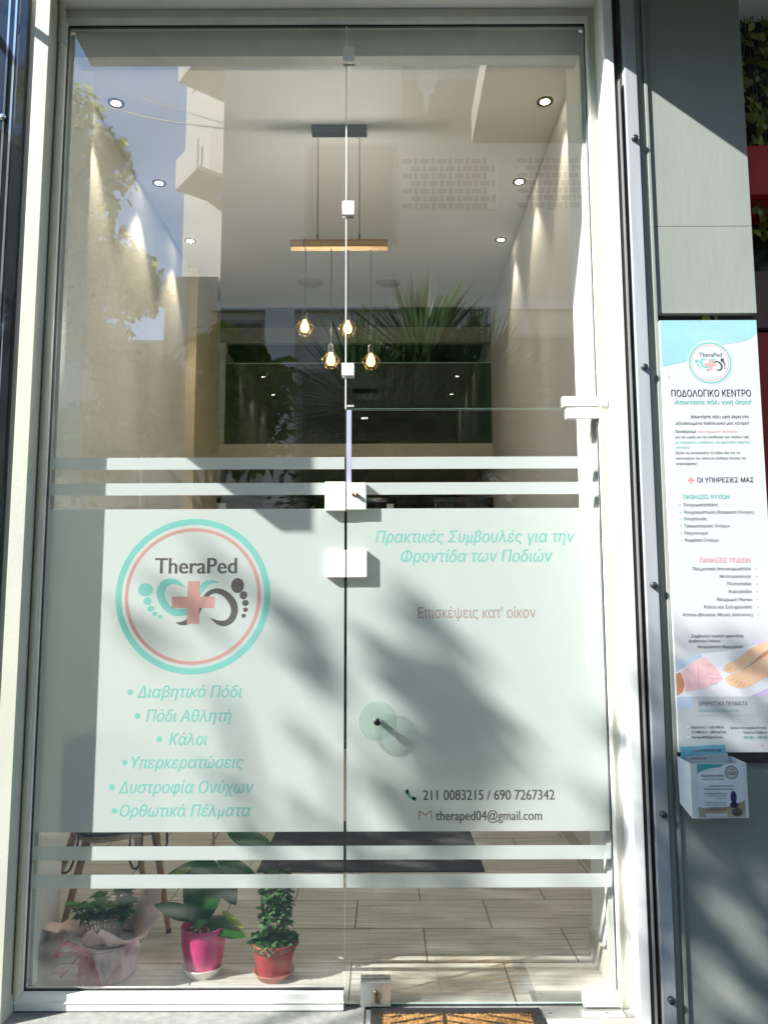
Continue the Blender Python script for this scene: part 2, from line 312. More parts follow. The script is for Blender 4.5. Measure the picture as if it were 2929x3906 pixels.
def crescent(mb, outer, inner, f, y):
    a = spl(outer); b = spl(inner); n = 40
    def rs(p): return [p[min(int(i * (len(p) - 1) / (n - 1) + .5), len(p) - 1)] for i in range(n)]
    a, b = rs(a), rs(b); vs = []
    for p, q in zip(a, b): vs += [f(p, y), f(q, y)]
    mb.add(vs, [(2 * i, 2 * i + 2, 2 * i + 3, 2 * i + 1) for i in range(n - 1)])
def logo(cx, cz, R, y, parent, mint, rose, gray, back=None, step=.0004, rings=True, sx=1):
    """round clinic emblem: two rings, two footprints made of arcs and toes, a cross, and the name above"""
    f = lambda p, yy: (cx + (p[0] - 1226) / 476 * R * sx, yy, cz - (p[1] - 622) / 476 * R)
    if back: b = MB(); disc(b, cx, cz, y, R * 1.06 * sx, R * 1.06, 64); b.build('logo_ground', back, parent); y -= step
    b = MB(); ring(b, cx, cz, y, R * .922, R, sx=sx); b.build('outer_ring', mint, parent)
    b = MB(); ring(b, cx, cz, y, R * .835, R * .878, sx=sx); b.build('inner_ring', rose, parent)
    text_mb('TheraPed', cx - .495 * R * sx, cx + .56 * R * sx, cz + .288 * R, .205 * R, y, bold=.012).build('lettering', gray, parent)
    b = MB()
    for (px, py, a, c) in [(933, 585, 46, 40), (949, 655, 26, 24), (970, 699, 21, 18), (996, 730, 15, 13), (1029, 748, 13, 11)]:
        q = f((px, py), y); disc(b, q[0], q[2], y, a / 476 * R * sx, c / 476 * R)
    crescent(b, [(1180, 572), (1135, 528), (1080, 516), (1030, 535), (1003, 592), (1018, 660), (1060, 715), (1115, 745), (1192, 740)],
             [(1180, 574), (1135, 555), (1095, 550), (1062, 570), (1052, 610), (1066, 650), (1092, 685), (1130, 703), (1196, 700)], f, y)
    crescent(b, [(1385, 543), (1345, 526), (1300, 533), (1270, 560), (1262, 610)], [(1385, 545), (1350, 545), (1320, 560), (1300, 585), (1268, 625)], f, y)
    b.build('left_footprint', mint, parent)
    b = MB()
    for (px, py, a, c) in [(1500, 560, 40, 46), (1537, 620, 24, 25), (1550, 667, 20, 19), (1551, 708, 15, 14), (1541, 745, 14, 13)]:
        q = f((px, py), y); disc(b, q[0], q[2], y, a / 476 * R * sx, c / 476 * R)
    crescent(b, [(1262, 700), (1290, 625), (1330, 588), (1385, 578), (1450, 605), (1497, 665), (1503, 730), (1475, 785), (1425, 808), (1375, 795), (1330, 752)],
             [(1266, 738), (1302, 660), (1335, 618), (1375, 608), (1420, 632), (1455, 680), (1462, 725), (1445, 760), (1420, 774), (1380, 772), (1332, 754)], f, y)
    crescent(b, [(1125, 785), (1150, 799), (1190, 800), (1230, 780)], [(1127, 784), (1150, 782), (1175, 774), (1215, 750)], f, y)
    b.build('right_footprint', gray, parent)
    b = MB(); yy = y - step; P = [(1193, 533), (1268, 533), (1268, 627), (1360, 627), (1360, 697), (1268, 697), (1268, 793), (1193, 793), (1193, 697), (1098, 697), (1098, 627), (1193, 627)]
    b.poly([f(p, yy) for p in P]); b.build('cross', rose, parent)

# ================================================================= SETTING
b = MB(); b.box(-1.90, 1.30, .012, 8.0, -.02, .010); struct('floor', M['tile'], b)
b = MB(); b.box(-1.9, 1.3, .075, 4.93, 4.51, 4.60); struct('ceiling', M['ceiling'], b)
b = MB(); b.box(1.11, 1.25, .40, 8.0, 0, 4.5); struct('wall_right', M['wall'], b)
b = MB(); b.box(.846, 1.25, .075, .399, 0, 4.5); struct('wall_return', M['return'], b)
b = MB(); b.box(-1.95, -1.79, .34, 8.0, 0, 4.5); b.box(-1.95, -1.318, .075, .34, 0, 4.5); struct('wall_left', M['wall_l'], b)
b = MB(); b.box(-1.79, 1.11, 7.9, 8.0, 0, 4.6); struct('wall_back', M['darkroom'], b)
b = MB(); b.box(-1.79, 1.11, 4.93, 7.9, 4.30, 4.51); struct('mezzanine_ceiling', M['darkroom'], b)
b = MB(); b.box(-1.79, 1.11, 4.93, 7.9, 2.91, 3.06, .004); struct('mezzanine_floor', M['slab'], b)
b = MB(); b.box(-12, 14, -2.2, .010, -.15, 0); struct('pavement', M['terrace'], b)
b = MB(); b.box(-60, 60, -9.5, -2.2, -.30, -.15); struct('road', M['asphalt'], b)
b = MB(); b.box(-60, 60, -90, -9.5, -.25, -.02); struct('ground', M['asphalt'], b)

# ================================================================= SHOPFRONT
# masonry around the opening
t = thing('shop_facade', (0, 0, 0), 'cream painted masonry surround of the shop entrance, with soffit above the glass', 'facade')
b = MB(); b.box(-1.378, -1.322, -.125, .07, 0, 3.875, .002); b.build('left_pier', M['cream'], t)
b = MB(); b.box(.868, .905, -.13, -.012, 0, 3.875, .003); b.box(.866, .95, -.012, .07, 0, 3.875); b.build('right_reveal', M['white_reveal'], t)
b = MB(); b.box(-1.33, 1.9, -.335, .07, 3.876, 4.25, .003); b.build('soffit', M['soffit'], t)
b = MB(); b.box(-3.2, 4.0, -.02, .06, 4.26, 9.0); b.build('upper_wall', M['render_beige'], t)
b = MB(); b.box(.47, 3.4, -.95, -.336, 3.876, 4.05, .003); b.build('canopy', M['shutter'], t)
# aluminium frame
t = thing('shopfront_frame', (0, 0, 0), 'slim pale aluminium frame around the glass front, with tan outer lip', 'window frame')
b = MB()
b.box(-1.3215, -1.306, -.012, .03, .02, 3.874); b.box(.838, .8655, -.012, .03, 0, 3.874); b.box(-1.306, .838, -.014, .03, 3.832, 3.874)
b.build('outer_lip', M['tan'], t)
b = MB(); b.box(-1.306, -1.299, -.022, .032, .062, 3.832); b.box(.829, .838, -.022, .032, 0, 3.832); b.box(-1.299, .829, -.022, .032, 3.812, 3.832, .001); b.build('inner_lip', M['white_frame'], t)
b = MB(); b.box(-1.318, -1.286, .034, .074, .06, 3.80); b.box(.815, .846, .034, .074, .011, 3.80); b.box(-1.286, .815, .034, .120, 3.70, 3.83); b.build('inside_frame', M['white_frame'], t)
b = MB(); b.box(-1.32, -.152, -.030, .03, .004, .060, .002); b.box(-1.322, -.150, -.034, -.0305, .030, .034); b.build('bottom_rail', M['white_frame'], t)
b = MB(); b.box(-1.299, -1.2965, -.004, .013, .06, 3.81); b.box(.8265, .829, -.004, .013, .01, 3.81); b.box(-1.299, .829, -.004, .013, 3.8095, 3.8125); b.box(-1.299, -.152, -.004, .013, .060, .0635); b.build('gasket', M['rubber'], t)

def pane(x0, x1, z0, z1, parent, edges, y0=0.0, th=.010):
    P = [(x0, y0, z0), (x1, y0, z0), (x1, y0, z1), (x0, y0, z1), (x0, y0 + th, z0), (x1, y0 + th, z0), (x1, y0 + th, z1), (x0, y0 + th, z1)]
    b = MB(); b.add(P, [(0, 1, 2, 3), (5, 4, 7, 6)]); o = b.build('glass_pane', M['glass'], parent)
    Q = dict(b=(0, 4, 5, 1), r=(1, 5, 6, 2), t=(2, 6, 7, 3), l=(3, 7, 4, 0)); 
    for e in edges: b = MB(); b.add([P[i] for i in Q[e]], [(0, 1, 2, 3)]); b.build('polished_edge', M['glass_edge'], o)
    return o
YF = -.0005; YT = -.0008
def film(name, x0, x1, parent):
    b = MB(); g = .0
    def bandq(a, c, l, r): b.add([(l, YF, a), (r, YF, a), (r, YF, c), (l, YF, c)], [(0, 1, 2, 3)])
    bandq(.606, 1.799, x0, x1)
    for a, c in [(1.953, 2.0), (1.853, 1.9), (.507, .556), (.409, .457)]: bandq(a, c, x0, x1)
    return b.build(name, M['film'], parent)
fx = thing('fixed_glass_panel', (-.72, 0, .06), 'fixed glass panel on the left with round foot emblem and mint list on frosted film', 'window')
pane(-1.297, -.1535, .062, 3.808, fx, 'r')
fl = film('frosted_film', -1.292, -.1548, fx)
logo(-.7285, 1.468, .2935, YT, fl, M['mint'], M['rose'], M['gray'], step=.00015)
for body, x0, x1, z, h in [('Διαβητικό Πόδι', -.928, -.538, 1.090, .0425), ('Πόδι Αθλητή', -.892, -.575, 1.002, .0425), ('Κάλοι', -.804, -.664, .917, .042),
        ('Υπερκερατώσεις', -.942, -.527, .833, .042), ('Δυστροφία Ονύχων', -.985, -.486, .744, .0425), ('Ορθωτικά Πέλματα', -.977, -.496, .661, .0415)]:
    text_mb(body, x0, x1, z, h, YT, shear=.22, bold=.008).build('lettering', M['mint'], fl)
b = MB()
for x, z in [(-.954, 1.110), (-.924, 1.023), (-.84, .938), (-.966, .855), (-1.01, .766), (-.998, .682)]: b = MB(); disc(b, x, z, YT, .0105, .0105); b.build('bullet_dot', M['mint'], fl)
dr = thing('glass_door', (.34, 0, .01), 'frameless glass door on the right with frosted film, round knob and contact lettering', 'door')
pane(-.146, .826, .012, 2.186, dr, 'ltb')
fl = film('frosted_film', -.1447, .821, dr)
for body, x0, x1, z, h, m, sh, bo in [('Πρακτικές Συμβουλές για την', -.036, .726, 1.668, .044, 'mint', .22, .008), ('Φροντίδα των Ποδιών', .061, .639, 1.593, .045, 'mint', .22, .008),
        ("Επισκέψεις κατ' οίκον", .125, .569, 1.381, .0405, 'rose_dim', 0, .006), ('211 0083215 / 690 7267342', .138, .621, .717, .036, 'gray', 0, .010), ('theraped04@gmail.com', .184, .573, .645, .034, 'gray', 0, .010)]:
    text_mb(body, x0, x1, z, h, YT, sh, bo).build('lettering', M[m], fl)
b = MB(); crescent(b, [(0, 0), (.1, -.45), (.4, -.8), (.75, -1), (1, -.95)], [(.32, 0), (.32, -.25), (.5, -.52), (.75, -.68), (1, -.66)], lambda p, y: (.074 + p[0] * .036, y, .753 + p[1] * .036), YT)
disc(b, .079, .747, YT, .008, .009, tilt=.5); disc(b, .106, .721, YT, .009, .007, tilt=-.5); b.build('phone_symbol', M['mint'], fl)
b = MB()
for p, q in [((.123, .647), (.123, .680)), ((.123, .680), (.1455, .663)), ((.1455, .663), (.168, .680)), ((.168, .680), (.168, .647))]:
    d = Vector((q[0] - p[0], 0, q[1] - p[1])).normalized(); n_ = Vector((-d.z, 0, d.x)) * .0024; P, Q = Vector((p[0], YT, p[1])), Vector((q[0], YT, q[1]))
    b.add([P - n_, Q - n_, Q + n_, P + n_], [(0, 1, 2, 3)])
b.build('envelope_symbol', M['rose_dim'], fl)
# door furniture
h = MB(); h.lathe((-.030, -.040, 1.006), [(.0005, 0), (.070, 0), (.0715, .0015), (.0715, .0065), (.070, .008), (.0005, .008)], 64, 'Y')
kn = h.build('knob_disc', M['disc_glass'], dr)
h = MB(); ring(h, -.030, 1.006, -.0404, .0700, .0722, 64); h.build('disc_rim', M['glass_edge'], kn)
h = MB(); h.lathe((-.030, -.056, 1.006), [(.0005, 0), (.013, 0), (.014, .002), (.014, .014), (.0105, .016), (.0105, .0545), (.0005, .0545)], 32, 'Y'); h.build('spindle', M['chrome'], kn)
h = MB(); h.lathe((-.030, -.0568, 1.006), [(.0004, 0), (.0125, 0), (.0125, .0006)], 32, 'Y'); h.build('spindle_cap', M['black'], kn)
h = MB(); h.box(-.1445, -.071, -.030, -.0005, 1.792, 1.896, .003); lk = h.build('lock_case', M['white_clamp'], dr)
h = MB(); h.lathe((-.107, -.045, 1.848), [(.0004, 0), (.007, 0), (.008, .002), (.008, .0145)], 24, 'Y'); h.lathe((-.122, -.036, 1.850), [(.0004, 0), (.0045, 0), (.005, .002), (.005, .0058)], 20, 'Y')
h.box(-.120, -.108, -.036, -.0305, 1.845, 1.855, .002); h.build('lock_cylinder', M['brass'], lk)
h = MB(); h.box(-.1445, -.068, -.026, -.0005, 1.535, 1.638, .003); h.build('lower_case', M['white_clamp'], dr)
h = MB(); h.box(-.092, .016, -.026, -.0005, .014, .096, .003); h.box(-.092, .016, .0105, .036, .014, .096, .003); lk = h.build('floor_lock', M['steel'], dr)
h = MB(); h.lathe((-.037, -.034, .062), [(.0004, 0), (.007, 0), (.0085, .002), (.0085, .0075)], 24, 'Y'); h.box(-.0425, -.0315, -.032, -.0262, .030, .060, .003); h.build('keyhole', M['brass'], lk)
h = MB(); h.box(.703, .834, -.024, -.0005, 2.146, 2.187, .002); h.build('top_hinge', M['white_clamp'], dr)
h = MB(); h.box(.700, .836, -.030, -.0005, .012, .058, .004); h.build('bottom_hinge', M['white_clamp'], dr)
h = MB(); h.box(-.1475, -.1285, -.001, -.0002, 1.9, 2.186); h.build('edge_seal', M['clear_strip'], dr)
# clamp halves sitting on the fixed panel
h = MB(); h.box(-.228, -.1485, -.030, -.0005, 1.788, 1.900, .003); h.build('strike_box', M['white_clamp'], fx)
h = MB(); h.box(-.222, -.1485, -.026, -.0005, 1.535, 1.639, .003); h.build('lower_strike_box', M['white_clamp'], fx)
# transom
tr = thing('transom_glass_panel', (.34, 0, 2.19), 'large clear glass pane above the door, clamped at its left edge', 'window')
pane(-.149, .826, 2.192, 3.808, tr, 'b')
for z0, z1, m in [(3.640, 3.702, 'steel'), (2.980, 3.038, 'white_clamp'), (2.320, 2.370, 'white_clamp')]:
    h = MB(); h.box(-.166, -.118, -.018, -.0005, z0, z1, .002); h.box(-.166, -.118, .0105, .026, z0, z1, .002); h.build('glass_clamp', M[m], tr)
h = MB(); h.box(-.1533, -.1492, -.0015, .0115, 2.19, 3.808); h.build('silicone_joint', M['white_frame'], tr)
h = MB(); h.box(.690, .832, -.024, -.0005, 2.193, 2.232, .002); h.build('pivot_fitting', M['white_clamp'], tr)
h = MB(); h.box(.832, .862, -.024, -.0225, 2.193, 2.236, .001); h.build('fitting_plate', M['steel'], tr)
for x, z, w_ in [(-.146, 2.199, .022), (-.09, 2.150, .02)]:
    h = MB()
    for k in range(3): h.add([(x, -.0006, z + k * .0026), (x + w_ * (.95 - .2 * (k % 2)), -.0006, z + k * .0026), (x + w_ * (.95 - .2 * (k % 2)), -.0006, z + .0016 + k * .0026), (x, -.0006, z + .0016 + k * .0026)], [(0, 1, 2, 3)])
    h.add([(x + w_, -.0006, z), (x + w_ + .004, -.0006, z), (x + w_ + .004, -.0006, z + .008), (x + w_, -.0006, z + .008)], [(0, 1, 2, 3)])
    h.build('etched_mark', M['white_frame'], tr if z > 2.19 else dr)
# floor pivot plate and conduit
t = thing('floor_pivot_plate', (.68, 0, .002), 'stainless steel plate set in the floor under the door hinge', 'floor plate')
h = MB(); h.box(.545, .834, -.085, -.004, .001, .006, .001); h.box(.525, .834, .016, .088, .0105, .0145, .001); h.build('plate', M['steel'], t)
h = MB()
for x, y, z in [(.575, -.060, .0062), (.775, -.058, .0062), (.565, .062, .0147)]: h = MB(); h.lathe((x, y, z), [(.0065, 0), (.006, .0012), (.0003, .0014)], 20); h.build('screw', M['chrome'], t)
pass
t = thing('conduit_pipe', (-1.308, -.03, 0), 'thin beige electrical conduit running up beside the left edge of the glass', 'pipe')
h = MB(); h.tube([(-1.306, -.042, .07), (-1.306, -.042, 3.72)], .0135, 14); h.build('pipe', M['conduit'], t)
h = MB(); h.tube([(-1.306, -.042, 3.70), (-1.306, -.042, 3.775)], .018, 14); h.build('coupling', M['cream'], t)
for z in (1.02, 2.0): h = MB(); h.tube([(-1.306, -.042, z), (-1.306, -.042, z + .003)], .0142, 14); h.build('joint_ring', M['cream'], t)
h = MB(); pts = [(-1.306, -.042, 3.775), (-1.309, -.045, 3.84), (-1.318, -.06, 3.90)]; pp = spl(pts, 20); h.tube(pp, [.0135 + .0025 * (i % 2) for i in range(len(pp))], 14); h.build('corrugated_hose', M['conduit'], t)

# left neighbour: glossy shutter rail
t = thing('glossy_shutter_rail', (-1.45, -.12, 0), 'glossy black shutter rail with bright edge lines left of the cream pier', 'shutter rail')
h = MB(); h.box(-1.399, -1.3785, -.118, .02, 0, 4.6); h.build('tan_strip', M['tan'], t)
h = MB(); h.box(-1.440, -1.3995, -.135, .02, 0, 4.6, .006); h.box(-1.60, -1.4405, -.120, .02, 0, 4.6, .004); h.build('black_profile', M['black_gloss'], t)
h = MB(); h.lathe((-1.487, -.132, 3.33), [(.0004, 0), (.012, 0), (.014, .004), (.014, .012)], 20, 'Y'); h.build('bolt', M['chrome'], t)
h = MB(); h.box(-1.462, -1.454, -.1225, -.1201, 0, 4.6); h.box(-1.489, -1.481, -.1225, -.1201, 0, 4.6); h.build('highlight_strips', M['chrome'], t)  # chrome strips standing in for the white highlights on the gloss
t = thing('neighbour_window', (-2.4, 0, 0), 'dark glass of the shop next door at the far left edge', 'window')
h = MB(); h.box(-3.2, -1.60, -.05, -.02, 0, 4.6); h.build('dark_pane', M['black_gloss'], t)

# right: guide rail with bolts, panels
t = thing('shutter_guide_rail', (.95, -.13, 0), 'grey aluminium shutter guide rail with five round bolts, right of the white reveal', 'shutter rail')
h = MB(); h.box(.9055, .9185, -.122, 0, 0, 4.6); h.build('rubber_seal', M['rubber'], t)
h = MB(); h.box(.919, .9235, -.140, 0, 0, 3.47, .001); h.build('rail_lip', M['steel'], t)
h = MB(); h.box(.924, .940, -.110, 0, 0, 4.6); h.build('rail_channel', M['rail_dark'], t)
h = MB(); h.box(.9405, .986, -.150, 0, 0, 4.6, .002); h.build('rail_flange', M['rail'], t)
for z in (3.213, 2.307, 1.500, .703, .095):
    h = MB(); h.lathe((.966, -.166, z), [(.0004, 0), (.0105, 0), (.0118, .003), (.0118, .016)], 28, 'Y'); h.build('bolt', M['bolt'], t)
t = thing('cladding_panel', (1.2, -.13, 0), 'grey painted sheet metal cladding on the pillar right of the door, sunlit above the poster', 'wall panel')
h = MB(); h.box(.9905, 1.008, -.138, 0, 0, 4.6, .002); h.box(1.0085, 1.018, -.132, 0, 0, 4.6, .001); h.box(1.0185, 1.030, -.140, 0, 0, 4.6, .002); h.build('edge_profile', M['panel'], t)
h = MB(); h.box(1.0305, 1.408, -.130, -.02, 2.524, 2.868, .0015); h.build('upper_sheet', M['panel'], t)
h = MB(); h.box(1.0305, 1.408, -.130, -.02, 2.8695, 4.6, .0015); h.build('top_sheet', M['panel'], t)
h = MB(); h.box(1.0305, 1.408, -.130, -.02, 0, .875, .0015); h.build('lower_sheet', M['panel'], t)
h = MB(); h.box(1.0305, 1.408, -.100, -.02, .876, 2.5235); h.build('recess_board', M['black'], t)
t = thing('ivy_sprig', (1.22, -.12, 2.5), 'two small bright leaves poking from the dark gap above the poster', 'leaf')
h = MB()
def leaf(mb, base, d, nrm, Ln, w, curl=.15, seg=4, fold=.1, shape=1.0):
    base = Vector(base); d = Vector(d).normalized(); nrm = Vector(nrm); s = d.cross(nrm)
    s = s.normalized() if s.length > 1e-5 else Vector((1, 0, 0)); n = s.cross(d)
    vs = []
    for i in range(seg + 1):
        u = i / seg; hw = w * .5 * (sin(pi * min(1, max(0, u ** shape))) ** .75 if 0 < u < 1 else .02)
        c = base + d * (Ln * u) - n * (curl * Ln * u * u)
        vs += [c - s * hw + n * fold * hw, c, c + s * hw + n * fold * hw]
    fs = []
    for i in range(seg):
        k = i * 3; fs += [(k, k + 1, k + 4, k + 3), (k + 1, k + 2, k + 5, k + 4)]
    mb.add(vs, fs, True)
leaf(h, (1.222, -.104, 2.524), (-.2, -.35, -1), (0, -1, 0), .028, .022); leaf(h, (1.226, -.104, 2.524), (.5, -.35, -1), (0, -1, 0), .026, .018); leaf(h, (1.262, -.104, 2.524), (0, -.3, -1), (0, -1, 0), .022, .014)
h.build('leaves', M['ficus_y'], t)

# ---- poster
ps = thing('poster', (1.21, -.14, .913), 'white and pale blue clinic poster with emblem, service lists and foot care picture', 'poster')
YP = -.155
h = MB(); h.box(1.031, 1.392, YP + .0002, -.131, .913, 2.487, .0008); h.build('board', M['paper'], ps)
h = MB(); h.box(1.031, 1.408, -.150, -.131, .877, .9125, .001); h.build('ledge', M['black_gloss'], ps)
def pf(pts, dy, name, m): h = MB(); h.poly([(p[0], YP - dy * .3, p[1]) for p in pts]); return h.build(name, M[m], ps)
bl = [(1.0315, 2.4865), (1.3915, 2.4865), (1.3915, 2.440)] + spl([(1.3915, 2.440), (1.372, 2.420), (1.348, 2.408), (1.305, 2.398), (1.262, 2.392), (1.215, 2.375), (1.165, 2.343), (1.118, 2.326), (1.075, 2.318), (1.0315, 2.307)])[1:]
pf(bl, .0004, 'blue_wave', 'p_blue')
def strip(mb, pts, y, w):
    P = [Vector((p[0], y, p[1])) for p in pts]
    for a, c in zip(P[:-1], P[1:]):
        d = (c - a).normalized(); n_ = Vector((-d.z, 0, d.x)) * w * .5; mb.add([a - n_, c - n_, c + n_, a + n_], [(0, 1, 2, 3)])
h = MB()
for (cx, cz, rr) in [(1.24, 2.46, 9), (1.12, 1.0, 9)]:
    for k in range(rr):
        r = .02 + .009 * k; pts = [(cx + r * 1.35 * cos(a), cz + r * .8 * sin(a)) for a in [j * pi / 14 for j in range(29)]]; pts = [p for p in pts if 1.034 < p[0] < 1.388 and .918 < p[1] < 2.483]
        for p, q in zip(pts[:-1], pts[1:]):
            if (p[0] - q[0]) ** 2 + (p[1] - q[1]) ** 2 < .0012: strip(h, [p, q], YP - .00024, .0006)
strip(h, spl([(1.04, 1.858), (1.08, 1.846), (1.12, 1.858), (1.15, 1.90)]), YP - .00024, .0007); strip(h, [(1.07, 1.860), (1.345, 1.858)], YP - .00024, .0006)
strip(h, spl([(1.16, 2.13), (1.17, 2.15), (1.19, 2.17)]), YP - .00024, .0007); strip(h, spl([(1.33, 2.225), (1.36, 2.235), (1.388, 2.25)]), YP - .00024, .0007)
h.build('fine_lines', M['p_line'], ps)
lg = bpy.data.objects.new('emblem', None); COL.objects.link(lg); lg.parent = ps
logo(1.2105, 2.3225, .0795, YP - .0003, lg, M['p_mint'], M['p_pale_rose'], M['p_gray'], back=M['paper'], step=.00012)
h = MB(); h.poly([(1.119 + a * .012, YP - .00024, 1.881 + c * .012) for a, c in [(-.3, 1), (.3, 1), (.3, .3), (1, .3), (1, -.3), (.3, -.3), (.3, -1), (-.3, -1), (-.3, -.3), (-1, -.3), (-1, .3), (-.3, .3)]]); h.build('cross', M['p_rose'], ps)
TX = [('ΠΟΔΟΛΟΓΙΚΟ ΚΕΝΤΡΟ', 1.061, 1.355, 2.194, 0.0255, 'dark', 0, .004), ('Αποκτήστε πάλι υγιή άκρα!', 1.071, 1.354, 2.165, 0.0165, 'mint', .2, .006),
 ('Αποκτήστε πάλι υγιή άκρα στο', 1.128, 1.342, 2.112, 0.0125, 'dark', .2, 0), ('εξειδικευμένο ποδολογικό μας κέντρο!', 1.073, 1.342, 2.088, 0.0115, 'dark', .2, 0),
 ('Προσφέρουμε', 1.068, 1.146, 2.058, 0.0105, 'gray', .2, 0), ('ολοκληρωμένες θεραπείες', 1.151, 1.298, 2.058, 0.0100, 'pale_rose', .2, 0),
 ('για την υγεία και την αισθητική των ποδιών σας', 1.068, 1.340, 2.037, 0.0100, 'gray', .2, 0), ('με σύγχρονες μεθόδους και φροντίδα υψηλού', 1.067, 1.341, 2.018, 0.0100, 'mint', .2, 0),
 ('επιπέδου!', 1.068, 1.121, 1.999, 0.0090, 'mint', .2, 0), ('Ελάτε να ανανεώσετε τα πόδια σας και να', 1.067, 1.303, 1.978, 0.0100, 'gray', .2, 0),
 ('απολαύσετε την απόλυτη αίσθηση άνεσης και', 1.067, 1.323, 1.958, 0.0095, 'gray', .2, 0), ('ανακούφισης!', 1.066, 1.144, 1.938, 0.0100, 'gray', .2, 0),
 ('ΟΙ ΥΠΗΡΕΣΙΕΣ ΜΑΣ', 1.141, 1.347, 1.873, 0.0175, 'dark', 0, .004), ('ΠΑΘΗΣΕΙΣ ΝΥΧΙΩΝ', 1.087, 1.255, 1.812, 0.0155, 'mint', 0, .006),
 ('Ονυχομυκητιάσεις', 1.087, 1.213, 1.785, 0.0120, 'gray', 0, 0), ('Ονυχοκρύπτωση (Είσφρυση Όνυχος)', 1.087, 1.341, 1.758, 0.0115, 'gray', 0, 0), ('Ονυχόλυση', 1.086, 1.167, 1.734, 0.0115, 'gray', 0, 0),
 ('Τραυματισμούς Ονύχων', 1.086, 1.251, 1.708, 0.0115, 'gray', 0, 0), ('Παχυονυχία', 1.085, 1.171, 1.682, 0.0110, 'gray', 0, 0), ('Ψωρίαση Ονύχων', 1.085, 1.209, 1.656, 0.0115, 'gray', 0, 0),
 ('ΠΑΘΗΣΕΙΣ ΠΟΔΙΩΝ', 1.137, 1.318, 1.580, 0.0170, 'pale_rose', 0, .006), ('Πελματιαία Απονευρωσίτιδα', 1.109, 1.318, 1.552, 0.0115, 'gray', 0, 0), ('Μεταταρσαλγία', 1.205, 1.317, 1.525, 0.0110, 'gray', 0, 0),
 ('Πλατυποδία', 1.231, 1.317, 1.498, 0.0115, 'gray', 0, 0), ('Κοιλοποδία', 1.235, 1.317, 1.470, 0.0120, 'gray', 0, 0), ('Νεύρωμα Morton', 1.191, 1.317, 1.442, 0.0115, 'gray', 0, 0),
 ('Κάλοι και Σκληρύνσεις', 1.144, 1.316, 1.415, 0.0120, 'gray', 0, 0), ('Κότσια (Βλαισός Μέγας Δάκτυλος)', 1.067, 1.317, 1.388, 0.0110, 'gray', 0, 0),
 ('Συμβουλές σωστής φροντίδας', 1.092, 1.280, 1.313, 0.0100, 'dark', .2, 0), ('Διαβητικού Ποδιού', 1.080, 1.195, 1.296, 0.0090, 'dark', .2, 0), ('Αντιμετώπιση Μυρμηγκιάς', 1.112, 1.274, 1.275, 0.0100, 'dark', .2, 0),
 ('ΟΡΘΡΩΤΙΚΑ ΠΕΛΜΑΤΑ', 1.107, 1.279, 1.074, 0.0140, 'dark', .2, 0), ('Κατόπιν Παραγγελίας', 1.106, 1.250, 1.052, 0.0100, 'mint', .2, .004), ('Βαρατάση 5 Γκύζη Αθήνα', 1.078, 1.192, 0.996, 0.0085, 'dark', 0, 0),
 ('2110083215 - 6907267342', 1.078, 1.199, 0.979, 0.0080, 'dark', 0, 0), ('theraped04@gmail.com', 1.078, 1.187, 0.962, 0.0085, 'dark', 0, 0), ('Ωράριο Λειτουργίας Κέντρου', 1.214, 1.342, 0.994, 0.0075, 'dark', 0, 0),
 ('Τρίτη έως Σάββατο', 1.259, 1.342, 0.978, 0.0075, 'dark', 0, 0), ('10:30 - 18:30', 1.261, 1.342, 0.960, 0.0100, 'mint', 0, .004)]
for body, x0, x1, z, hh, c, sh, bo in TX: text_mb(body, x0, x1, z, hh, YP - .0006, sh, bo).build('lettering', M['p_' + c], ps)
for z in [1.790, 1.763, 1.739, 1.713, 1.687, 1.661]: h = MB(); disc(h, 1.074, z, YP - .0004, .0028, .0028, 14); h.build('bullet_dot', M['p_mint'], ps)
for z in [1.558, 1.530, 1.503, 1.476, 1.448, 1.421, 1.393]: h = MB(); disc(h, 1.337, z, YP - .0004, .0030, .0030, 14); h.build('bullet_dot', M['p_pale_rose'], ps)
h = MB()
disc(h, 1.323, .936, YP - .0004, .0036, .0036, 14); disc(h, 1.056, 2.268, YP - .0004, .0045, .003, 14); disc(h, 1.052, 2.290, YP - .0004, .003, .0015, 14)
h.build('rose_dots', M['p_pale_rose'], ps)
h = MB()
def dots(x0, x1, nx, z0, z1, nz_, r=.0011):
    for i in range(nx):
        for j in range(nz_): disc(h, x0 + (x1 - x0) * i / max(1, nx - 1), z0 + (z1 - z0) * j / max(1, nz_ - 1), YP - .0004, r, r, 8)
dots(1.038, 1.048, 2, 2.107, 1.987, 9); dots(1.038, 1.049, 2, 1.487, 1.371, 9); dots(1.367, 1.379, 2, 1.638, 1.521, 9); dots(1.333, 1.356, 3, 1.624, 1.624, 1); dots(1.326, 1.350, 3, 1.098, 1.068, 3)
h.build('dot_grid', M['p_dot'], ps)
# printed picture: gloved hand and two feet
pic = pf([(1.0315, 1.228), (1.07, 1.240), (1.124, 1.257), (1.20, 1.262), (1.391, 1.30), (1.391, 1.105), (1.0315, 1.105)], .0004, 'foot_care_picture', 'p_towel')
def pp_(pts, dy, name, m, s=6): h = MB(); P = spl(pts + [pts[0]], s)[:-1] if s else pts; h.poly([(p[0], YP - dy * .3, p[1]) for p in P]); return h.build(name, M[m], pic)
pp_([(1.0315, 1.228), (1.09, 1.246), (1.124, 1.257), (1.128, 1.243), (1.095, 1.225), (1.05, 1.200), (1.0315, 1.190)], .0007, 'blue_cloth', 'p_sky', 0)
pp_([(1.31, 1.300), (1.391, 1.305), (1.391, 1.285), (1.32, 1.286)], .0007, 'lilac_towel', 'p_lilac', 0)
pp_([(1.29, 1.106), (1.391, 1.150), (1.391, 1.106)], .0007, 'lilac_cloth', 'p_lilac', 0)
